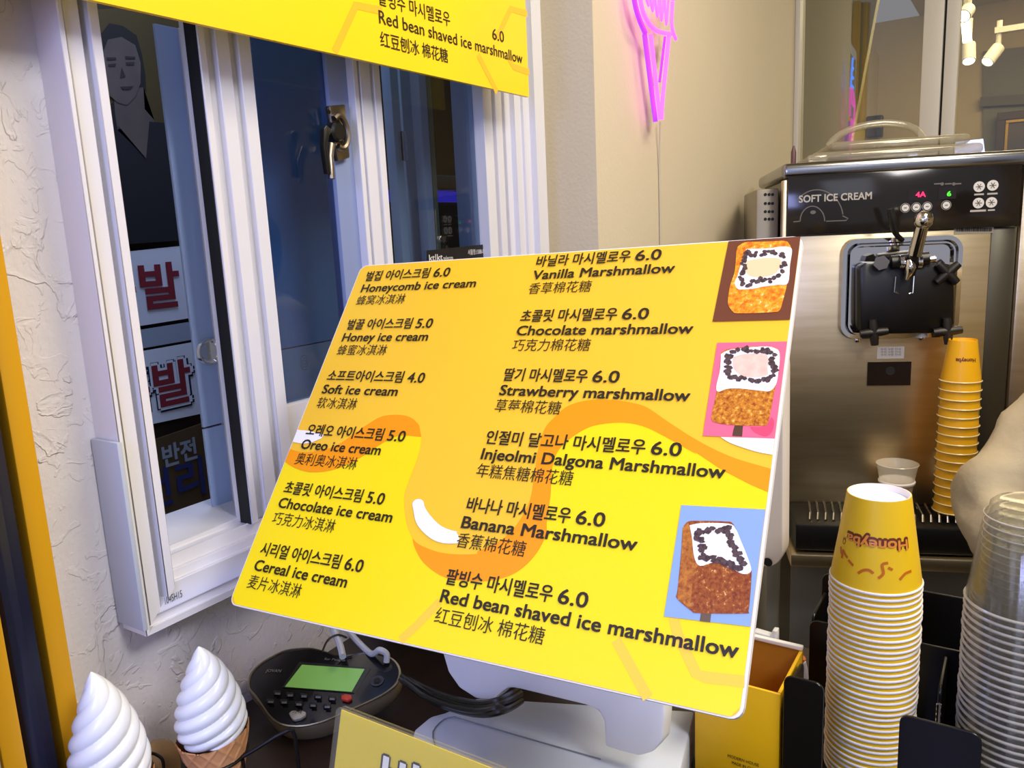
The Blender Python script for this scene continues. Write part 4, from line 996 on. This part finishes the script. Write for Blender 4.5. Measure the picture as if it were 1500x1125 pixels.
# ================================================================== SOFT SERVE MACHINE
az2 = math.radians(21.2)
mD = V3((math.cos(az2), math.sin(az2), 0)); mU = V3((math.sin(az2), -math.cos(az2), 0))
MO = atD(1147, 243, 1.75)
MP = Plane((MO.x, MO.y, 0), mU, (0, 0, 1))
mc = thing('soft_serve_machine', 'stainless steel soft serve ice cream machine with black lever head', 'ice cream machine', (MO.x + mD.x * .25, MO.y + mD.y * .25, 0))
def mpt(u, d, z): return V3((MO.x, MO.y, 0)) + mU * u + mD * d + V3((0, 0, z))
def mbox(name, u0, u1, d0, d1, z0, z1, m, bv=0, parent=None, seg=2):
    bm = bmesh.new(); t = bmesh.new(); bmesh.ops.create_cube(t, size=1)
    for v in t.verts: v.co = mpt(u0 + (v.co.x + .5) * (u1 - u0), d0 + (v.co.y + .5) * (d1 - d0), z0 + (v.co.z + .5) * (z1 - z0))
    bevel(t, bv, seg); merge(bm, t); return fin(name, bm, m, parent or mc, bv > 0)
def mat_(x, y, h=0): return MP.at(x, y, h)
W_ = .60; zT = MP.px(1147, 243)[1]; zLedge = MP.px(1200, 779)[1]
zPt = MP.px(1161, 266)[1]; zPb = MP.px(1160, 345)[1]
mbox('body', .012, W_, .02, .50, .10, zT - .03, mat('machine_side', (130, 124, 108), .4, .5))
mbox('steel_front', .010, MP.px(1452, 345)[0], .0, .0195, zLedge + .03, zPb - .002, m_steel, .002)
uS = MP.px(1452, 345)[0]
mbox('side_column', uS + .001, MP.px(1491, 345)[0], .004, .0195, zLedge + .03, zPb - .002, mat('column_dark', (92, 88, 74), .35, .8), .002)
mbox('corner_column', MP.px(1491, 345)[0] + .001, W_, -.006, .0195, zLedge + .03, zT - .032, m_steel, .008)
mbox('left_edge_trim', 0, .009, -.004, .03, zLedge + .03, zT - .031, m_steel, .002)
mbox('top_cover', -.004, W_ + .01, -.012, .50, zT - .029, zT + .004, mat('bezel_steel', (150, 152, 156), .22, 1), .012, None, 4)
mbox('control_panel', .010, MP.px(1490, 320)[0], -.008, .0, zPb, zPt + .012, m_blackgl, .001)
# vents on the left side
vn = MP
bm = bmesh.new(); add_box(bm, (0, 0, 0), (.001, .15, .16)); bm.free()
SP = Plane(mpt(-.001, 0, 0), -mD, (0, 0, 1))
mbox('side_vent_panel', -.05, -.001, .06, .40, zLedge, zT - .045, mat('vent_panel_grey', (150, 144, 126), .45, .5), .004)
VP_ = Plane(mpt(0, .0595, 0), mU, (0, 0, 1))
bm = bmesh.new()
for yy in (285, 298, 310, 321):
    for xx in (1121, 1126.5, 1131.5):
        u_c, v_c = VP_.px(xx, yy); bm.faces.new([bm.verts.new(VP_.pt(u_c + .0035 * math.cos(k * PI / 6), v_c + .0035 * math.sin(k * PI / 6), .0006)) for k in range(12)])
o_ = fin('vent_holes', bm, m_black, mc); o_['kind'] = 'stuff'
# control panel print
H0 = .0086
def mtext(s, p0, p1, hh, m, bold=.0, h=H0):
    u0, v0 = MP.px(p0[0], p0[1], h); u1, v1 = MP.px(p1[0], p1[1], h); return text(MP, s, u0, (v0 + v1) / 2, u1 - u0, hh, m, mc, bold, h)
m_pgrey = mat('panel_print_grey', (168, 164, 156), .5); m_pdim = mat('panel_print_dim', (92, 88, 84), .5)
mtext('SOFT ICE CREAM', (1170, 298), (1277, 290), .0155, m_pgrey, .03)
def arcpx(cx_, cy_, rx, ry, a0_, a1_, n=16): return [MP.px(cx_ + rx * math.cos(math.radians(a0_ + (a1_ - a0_) * k / n)), cy_ - ry * math.sin(math.radians(a0_ + (a1_ - a0_) * k / n)), H0) for k in range(n + 1)]
strokes(MP, [arcpx(1197, 320, 38, 42, 200 - 60, 8), [MP.px(1234, 316, H0), MP.px(1238, 318, H0), MP.px(1242, 320, H0), MP.px(1239, 323, H0), MP.px(1210, 324, H0)],
             arcpx(1190, 324, 18, 22, 180, 0), [MP.px(1162, 325, H0), MP.px(1172, 324, H0)]], .0022, m_pdim, mc, 'printed_outline', H0)
flat('printed_mark', [MP.pt(a_, b__, H0) for a_, b__ in [(MP.px(1190, 311)[0] + .006 * math.cos(k * PI / 8), MP.px(1190, 311)[1] + .004 * math.sin(k * PI / 8)) for k in range(16)]], m_pdim, mc)
def mrect(name, x0_, y0_, x1_, y1_, m, h=H0, t=.0004):
    a_ = MP.px(x0_, y0_, h); b__ = MP.px(x1_, y1_, h); return prism(name, [MP.pt(a_[0], b__[1], h), MP.pt(b__[0], b__[1], h), MP.pt(b__[0], a_[1], h), MP.pt(a_[0], a_[1], h)], MP.N * t, m, mc)
mrect('display_window', 1330, 278, 1358, 293, mat('display_dark', (30, 24, 24), .2)); mrect('display_window', 1375, 275, 1400, 291, MT['display_dark'])
mtext('4A', (1341, 289), (1356, 288), .011, mat('led_red', (255, 30, 90), .4, emit=2.2), .015, H0 + .0008)
mtext('6', (1387, 287), (1393, 287), .010, mat('led_green', (60, 230, 40), .4, emit=1.6), .03, H0 + .0008)
m_btn = mat('button_white', (206, 204, 200), .4)
for x, y, r_ in ((1326, 304.5, 5), (1342, 303.5, 5), (1358, 302.5, 5), (1386, 300.5, 5), (1434, 273.5, 7.5), (1454, 271.5, 7.5), (1433, 297.5, 7.5), (1452, 296.5, 7.5)):
    u_c, v_c = MP.px(x, y, H0); rr = r_ * 1.70 / FPX
    b_o = prism('button', disc_pts(MP, u_c, v_c, rr, H0, 20), MP.N * .0010, m_btn, mc)
    if r_ < 6: strokes(MP, [[(u_c + (rr + .0022) * math.cos(k * PI / 12), v_c + (rr + .0022) * math.sin(k * PI / 12)) for k in range(25)]], .0008, m_pgrey, b_o, 'button_ring', H0)
    if r_ < 6: strokes(MP, [[(u_c - rr * .4, v_c), (u_c + rr * .4, v_c)]], .002, m_pdim, b_o, 'button_icon', H0 + .0014)
    else: strokes(MP, [[(u_c + rr * .6 * math.cos(a_), v_c + rr * .6 * math.sin(a_)), (u_c - rr * .6 * math.cos(a_), v_c - rr * .6 * math.sin(a_))] for a_ in (0, PI / 3, 2 * PI / 3)], .0016, m_pdim, b_o, 'button_icon', H0 + .0014)
for a_, b__, y_ in ((1427, 1441, 285), (1446, 1461, 284), (1421, 1444, 309), (1447, 1457, 308)): mrect('button_caption', a_, y_ - 1.2, b__, y_ + .6, m_pgrey)
for a_, b__ in ((1368, 1378), (1384, 1394), (1396, 1408)): mrect('button_caption', a_, 268.5, b__, 270, m_pdim)
for x in (1380, 1397): flat('indicator', disc_pts(MP, *MP.px(x, 269.5, H0), .0035, H0 + .0002, 12), m_pdim, mc)
# barcode label
bc = mrect('barcode_label', 1398, 330, 1455, 341, mat('label_grey', (150, 142, 122), .5), .0005, .0004)
bm = bmesh.new(); x = 1400.
while x < 1453:
    w1 = random.uniform(.5, 1.3); a_ = MP.px(x, 333.5, .0012); b__ = MP.px(x + w1, 339, .0012)
    bm.faces.new([bm.verts.new(MP.pt(*q_, .0012)) for q_ in ((a_[0], b__[1]), (b__[0], b__[1]), (b__[0], a_[1]), (a_[0], a_[1]))]); x += w1 + random.uniform(.5, 1.1)
fin('barcode', bm, m_black, bc)
# dispensing head
def mrr(x0_, y0_, x1_, y1_, r, h): a_ = MP.px(x0_, y0_, h); b__ = MP.px(x1_, y1_, h); return rrect(a_[0], b__[1], b__[0], a_[1], r, 6)
def mring(name, x0_, y0_, x1_, y1_, r, h0, h1, t, m):
    o_ = mrr(x0_, y0_, x1_, y1_, r, h0); a_ = MP.px(x0_, y0_, h0); b__ = MP.px(x1_, y1_, h0)
    i_ = rrect(a_[0] + t, b__[1] + t, b__[0] - t, a_[1] - t, max(r - t, .002), 6)
    R4 = [[MP.pt(*p, h0) for p in o_], [MP.pt(*p, h1) for p in [((o[0] * .85 + i[0] * .15), (o[1] * .85 + i[1] * .15)) for o, i in zip(o_, i_)]], [MP.pt(*p, h1) for p in [((o[0] * .4 + i[0] * .6), (o[1] * .4 + i[1] * .6)) for o, i in zip(o_, i_)]], [MP.pt(*p, h0) for p in i_]]
    return loft(name, R4, m, mc, False, False)
mring('recess_bezel', 1231, 349, 1402, 494, .035, .0005, .016, .020, m_chrome)
prism('recess_plate', [MP.pt(*p, .001) for p in mrr(1244, 360, 1390, 486, .022, .001)], MP.N * .004, m_chrome, mc)
mring('inner_bezel', 1243, 358, 1391, 487, .024, .005, .020, .008, m_chrome)
hd = prism('dispensing_head', [MP.at(x, y, .006) for x, y in ((1252, 390), (1262, 384), (1310, 384), (1318, 374), (1350, 372), (1360, 382), (1382, 386), (1388, 396), (1388, 470), (1380, 484), (1262, 486), (1252, 478))], MP.N * .045, mat('head_black', (9, 8, 8), .35), mc, .005)
def mtube(name, pts, r, m, seg=10, sm=0, parent=None): return tube(name, [MP.at(x, y, h) for x, y, h in pts], r, m, parent or mc, seg, False, sm)
for x, y in ((1388, 400), (1280, 487), (1388, 485)):
    kb = bmesh.new(); c_ = MP.at(x, y, .058)
    rot = .75 if y < 450 else .1
    for a_ in (rot, rot + PI / 2):
        d_ = (MP.U * math.cos(a_) + MP.V * math.sin(a_)) * .028; add_tube(kb, [c_ - d_, c_ - d_ * .5, c_ + d_ * .5, c_ + d_], [.008, .0095, .0095, .008], 10)
    add_lathe(kb, [(0, 0), (.012, 0), (.012, .06), (0, .06)], c_, 16, -MP.N)
    fin('cross_knob', kb, mat('knob_black', (24, 18, 16), .45), mc, 1)
mtube('hex_nut', [(1291, 385, .052), (1291, 385, .075)], .016, mat('nut_grey', (96, 92, 82), .4, .6), 6)
mtube('lever_shaft', [(1332, 402, .075), (1340, 370, .090), (1350, 330, .115)], [.011, .012, .0105], m_blackpl, 14)
mtube('lever_sleeve', [(1340, 372, .090), (1352, 326, .118)], [.0135, .012], m_chrome, 16)
bm = bmesh.new(); add_lathe(bm, [(0, -.018)] + [(.0185 * math.cos(t * PI / 12), .0185 * math.sin(t * PI / 12)) for t in range(-5, 6)] + [(0, .0185)], MP.at(1353, 322, .12), 24); fin('lever_ball', bm, m_chrome, mc, 2)
mtube('black_handle', [(1322, 352, .065), (1312, 342, .075), (1308, 325, .08), (1304, 306, .085)], [.005, .006, .008, .006], m_blackpl, 10, 3)
mtube('lever_bracket', [(1305, 384, .065), (1360, 378, .065)], .014, m_blackpl, 12)
mtube('pivot_pin', [(1352, 381, .07), (1370, 379, .07)], .006, m_chrome)
for x in (1318, 1344):
    bm = bmesh.new()
    for k in range(3): add_tube(bm, [MP.at(x + k * 2.2, 384, .078) + (MP.V * math.cos(t * PI / 8) + MP.N * math.sin(t * PI / 8)) * .014 for t in range(16)], .0014, 6, True)
    fin('spring', bm, m_chrome, mc, 1)
mtube('valve_link', [(1332, 382, .085), (1334, 392, .09), (1331, 402, .085), (1328, 409, .08)], [.009, .011, .007, .004], m_chrome, 12, 2)
for P in ([(1312, 405, .06), (1310, 428, .062), (1317, 430, .062)], [(1340, 392, .06), (1337, 429, .062), (1331, 430, .062)]): mtube('wire_guide', P, .0014, m_chrome, 6)
for x, y in ((1256, 498), (1350, 495)): lathe('dome_screw', [(.007, 0), (.006, .004), (.003, .006), (0, .0065)], MP.at(x, y, .0), m_chrome, mc, 16, MP.N)
stk = mrect('white_sticker', 1285, 508, 1324, 525, mat('sticker_white', (206, 202, 198), .5), .0005, .0004)
for y_ in (512, 516, 520): mtext('NOTICE LABEL TEXT'[:16 - (y_ - 512)] if False else '주의 사항 안내', (1290, y_ + 1), (1319, y_ + 1), .0040, mat('label_print', (110, 90, 90), .5), 0, .0012)
mrect('sensor_window', 1271, 530, 1333, 564, mat('sensor_black', (30, 20, 14), .25), .0005, .003)
flat('sensor_hole', disc_pts(MP, *MP.px(1304, 543, .004), .010, .0042, 20), m_black, mc)
# drip tray with wire grill
TRY = .15
zt0 = MP.px(1200, 728)[1]
mbox('drip_tray', .02, W_ - .03, -TRY, -.001, zLedge + .012, zt0 - .012, m_blackpl, .006)
mbox('tray_ledge', .01, W_ - .01, -TRY - .01, .0, zLedge - .022, zLedge + .008, m_steel, .004)
for k in range(26):
    u_k = .060 + k * .0165
    if u_k > W_ - .06: break
    bm = bmesh.new(); add_tube(bm, [mpt(u_k + .006, -.035, zt0 - .010), mpt(u_k + .004, -.04, zt0 + .002), mpt(u_k - .004, -.115, zt0 + .002), mpt(u_k - .006, -.125, zt0 - .010)], .0026, 6)
    fin('grill_wire', bm, m_chrome, mc, 1)
# lower body
mlow = mat('lower_body_grey', (150, 150, 146), .5, 0)
mbox('lower_body', -.02, W_ + .02, .03, .50, .06, zLedge - .024, mlow, .004)
mbox('lower_door', .035, W_ - .02, .018, .0295, .12, zLedge - .075, mat('lower_door_grey', (134, 134, 134), .5, 0), .004)
mbox('foot_rail', .0, W_, .06, .48, 0, .0595, m_black)
# clear hopper lid with handle
hl = thing('hopper_lid', 'clear plastic hopper lid with handle on top of the machine', 'lid', mpt(.28, .2, zT + .005))
m_lid = clearmat('lid_clear', (228, 226, 214), (.08, .4), .08, (216, 208, 184), .22)
def hbox(name, u0, u1, d0, d1, z0, z1, bv):
    return mbox(name, u0, u1, d0, d1, z0, z1, m_lid, bv, hl, 3)
hbox('lid_tray', .07, .42, .05, .34, zT + .005, zT + .028, .010)
hbox('lid_dome', .11, .40, .07, .32, zT + .029, zT + .050, .010)
hbox('lid_spout', .055, .10, .03, .0495, zT + .005, zT + .022, .006)
hh_ = [mpt(.125, .19, zT + .05), mpt(.15, .19, zT + .075), mpt(.20, .19, zT + .092), mpt(.26, .19, zT + .094), mpt(.31, .19, zT + .080), mpt(.335, .19, zT + .052)]
tube('lid_handle', hh_, .0085, m_lid, hl, 12, False, 4)
rd = tube('small_bottle', [mpt(.035, .1, zT + .005), mpt(.035, .1, zT + .035), mpt(.035, .1, zT + .05)], [.006, .006, .002], mat('bottle_dark', (90, 60, 60), .4), None, 10); tag(rd, 'small dark tipped tube at the left end of the machine top', 'tube')

# ================================================================== CUPS ON THE MACHINE TRAY
ztray = zt0 + .005
base_ = MP.at(1396, 742, .085); sx_, sy_ = base_.x, base_.y
m_cupt = mat('cup_tray_yellow', (236, 176, 20), .35)
sc = .085 / .085
def tray_cup(c, label, group):
    t = thing('lidded_paper_cup', label, 'cup', c, group); r0, r1, H = .0395, .0270, .088
    lathe('cup_body', [(r0 - .001, .003), (r1, H), (r1 - .001, H), (r1 - .0015, H - .004), (0, H - .004)], c, m_cupt, t, 36)
    lathe('clear_rim', [(r0 - .0015, 0), (r0 + .0010, .0006), (r0 + .0015, .002), (r0, .0035)], c, mat('rim_pale', (226, 206, 150), .25), t, 36)
    return t
ztt = CAM.z + (ray(1398, 549) * 1.0).z / 1; 
p_top = MP.px(1400, 551, .085)[1]
PT = .0192; nst = int((p_top - ztray) / PT)
c1_ = V3((sx_, sy_, ztray + nst * PT))
tc_ = tray_cup(c1_, 'topmost yellow cup with lettering, upside down on the stack before the machine', 'cups stacked before the machine')
km = kidmap_of(tc_)
for i in range(nst):
    c_ = copy_tree(tc_, km); c_.location = c1_ + V3((random.uniform(-.001, .001), random.uniform(-.001, .001), -PT * (i + 1)))
    c_['label'] = 'yellow upside-down cup, %s from the top of the stack before the machine' % ordn[i]
tha = math.atan2(-c1_.y, -c1_.x)
def g2(a_, b__):
    th = tha + .25 - a_ / .033; z_ = .052 - b__; r_ = .0385 + (.027 - .0385) * z_ / .088 + .0006
    return V3((c1_.x + r_ * math.cos(th), c1_.y + r_ * math.sin(th), c1_.z + z_))
text(None, 'Honeyba', -.020, 0, .040, .0085, MT['logo_brown'], tc_, .04, name='logo_outline', mapf=g2)
# single clear cup half full
sc_ = MP.at(1313, 712, .06); cs = thing('sample_cup', 'clear cup with yellow sleeve standing on the drip tray', 'cup', (sc_.x, sc_.y, ztray))
c_ = V3((sc_.x, sc_.y, ztray)); zt_ = MP.px(1313, 680, .06)[1] - ztray
lathe('clear_wall', [(.028, 0), (.036, zt_ * .65), (.0415, zt_ - .003), (.0435, zt_), (.0440, zt_ + .002), (.0430, zt_ + .003)], c_, m_petrim, cs, 36)
lathe('yellow_cup', [(0, .001), (.0265, .001), (.0345, zt_ * .55)], c_, m_cupt, cs, 36)
lathe('white_inner_rim', [(.0346, zt_ * .55), (.0376, zt_ * .56), (.0384, zt_ * .60), (.0366, zt_ * .63), (0, zt_ * .63)], c_, m_cupw, cs, 36)

# ================================================================== PERSON (mostly outside the frame)
pe = thing('person', 'person in a cream fleece jacket at the right edge, elbow bent', 'person', (1.60, -.34, 0))
def skin(name, joints, edges, rad, m, parent, sub=2, root=0, rough=0):
    me = bpy.data.meshes.new(name); me.from_pydata([tuple(V3(j)) for j in joints], edges, []); o = bpy.data.objects.new(name, me); COL.objects.link(o)
    md = o.modifiers.new('skin', 'SKIN'); md.use_smooth_shade = True
    for i, r_ in enumerate(rad): sv = me.skin_vertices[0].data[i]; sv.radius = r_ if isinstance(r_, tuple) else (r_, r_); sv.use_root = (i == root)
    o.modifiers.new('sub', 'SUBSURF').levels = sub; o.modifiers['sub'].render_levels = sub
    dg = bpy.context.evaluated_depsgraph_get(); m2 = bpy.data.meshes.new_from_object(o.evaluated_get(dg)); bpy.data.objects.remove(o)
    if rough:
        from mathutils import noise
        for v in m2.vertices:
            c_ = v.co; v.co = c_ + v.normal * (rough * noise.noise(V3((c_.x * 9, c_.y * 9, c_.z * 16))) + rough * .22 * noise.noise(c_ * 38))
    m2.materials.clear(); m2.materials.append(m); m2.polygons.foreach_set('use_smooth', [True] * len(m2.polygons)); m2.name = name
    return link(name, m2, parent)
m_skin = mat('skin_tone', (214, 168, 140), .5)
m_flc = mat('cream_fleece', (186, 172, 142), .95, bump=(60, .35, .004), var=(14, (172, 158, 128), .3))
m_trs = mat('dark_trousers', (40, 42, 52), .8); m_hr = mat('dark_hair', (28, 22, 20), .6)
el = V3((1.385, .035, 1.045)); sh = V3((1.50, -.135, 1.285)); wr = V3((1.19, -.105, 1.0)); sh2 = V3((1.66, -.50, 1.285)); el2 = V3((1.52, -.62, 1.05)); wr2 = V3((1.30, -.52, 1.0))
hip = V3((1.62, -.33, .86))
J = [hip, (1.61, -.33, 1.05), (1.585, -.32, 1.26), (1.565, -.315, 1.37), (1.545, -.31, 1.44), (1.54, -.31, 1.53), sh, el, wr, sh2, el2, wr2, (1.60, -.24, .80), (1.60, -.22, .45), (1.61, -.22, .08), (1.53, -.21, .03), (1.66, -.42, .80), (1.66, -.44, .45), (1.67, -.44, .08), (1.59, -.45, .03)]
Ed = [(0, 1), (1, 2), (2, 3), (3, 4), (4, 5), (2, 6), (6, 7), (7, 8), (2, 9), (9, 10), (10, 11), (0, 12), (12, 13), (13, 14), (14, 15), (0, 16), (16, 17), (17, 18), (18, 19)]
skin('body', J, Ed, [.12, .11, .12, .05, .075, .085, .05, .04, .028, .05, .04, .028, .08, .055, .04, .03, .08, .055, .04, .03], m_skin, pe)
skin('fleece_jacket', [(1.62, -.33, .80), (1.615, -.33, .98), (1.60, -.325, 1.15), (1.585, -.32, 1.28), (1.57, -.315, 1.36), sh, (sh + el) / 2, el, (el + wr) / 2, wr + V3((.02, 0, 0)), sh2, (sh2 + el2) / 2, el2, (el2 + wr2) / 2, wr2 + V3((.02, 0, 0))],
     [(0, 1), (1, 2), (2, 3), (3, 4), (3, 5), (5, 6), (6, 7), (7, 8), (8, 9), (3, 10), (10, 11), (11, 12), (12, 13), (13, 14)],
     [(.17, .14), (.165, .135), (.16, .13), (.13, .12), .065, .085, .080, .072, .060, .048, .085, .080, .072, .060, .048], m_flc, pe, 3, 0, .016)
skin('trousers', [(1.62, -.33, .86), (1.60, -.24, .76), (1.60, -.22, .45), (1.61, -.22, .10), (1.66, -.42, .76), (1.66, -.44, .45), (1.67, -.44, .10)], [(0, 1), (1, 2), (2, 3), (0, 4), (4, 5), (5, 6)], [.14, .10, .075, .06, .10, .075, .06], m_trs, pe)
skin('hair', [(1.60, -.33, 1.38), (1.60, -.33, 1.47), (1.575, -.32, 1.56), (1.55, -.31, 1.60)], [(0, 1), (1, 2), (2, 3)], [.05, .08, .09, .05], m_hr, pe)
for wv, ev in ((wr, el), (wr2, el2)):
    d_ = (wv - ev).normalized(); d_.z = -.05; d_.normalize(); sd = V3((d_.y, -d_.x, 0)).normalized()
    jj = [wv, wv + d_ * .045, wv + d_ * .085]; ee = [(0, 1), (1, 2)]; rr = [.026, .032, .034]
    for k, (o_, ln) in enumerate(((-.030, .050), (-.010, .062), (.011, .060), (.030, .048))):
        i0 = len(jj); b0 = wv + d_ * .088 + sd * o_
        jj += [b0, b0 + d_ * ln * .5 + V3((0, 0, -.006)), b0 + d_ * ln * .85 + V3((0, 0, -.026))]; ee += [(2, i0), (i0, i0 + 1), (i0 + 1, i0 + 2)]; rr += [.0095, .0088, .0075]
    i0 = len(jj); b0 = wv + d_ * .03 - sd * .030; jj += [b0, b0 + d_ * .03 - sd * .022, b0 + d_ * .058 - sd * .028 + V3((0, 0, -.01))]; ee += [(1, i0), (i0, i0 + 1), (i0 + 1, i0 + 2)]; rr += [.012, .010, .0085]
    skin('hand', jj, ee, rr, m_skin, pe, 1)
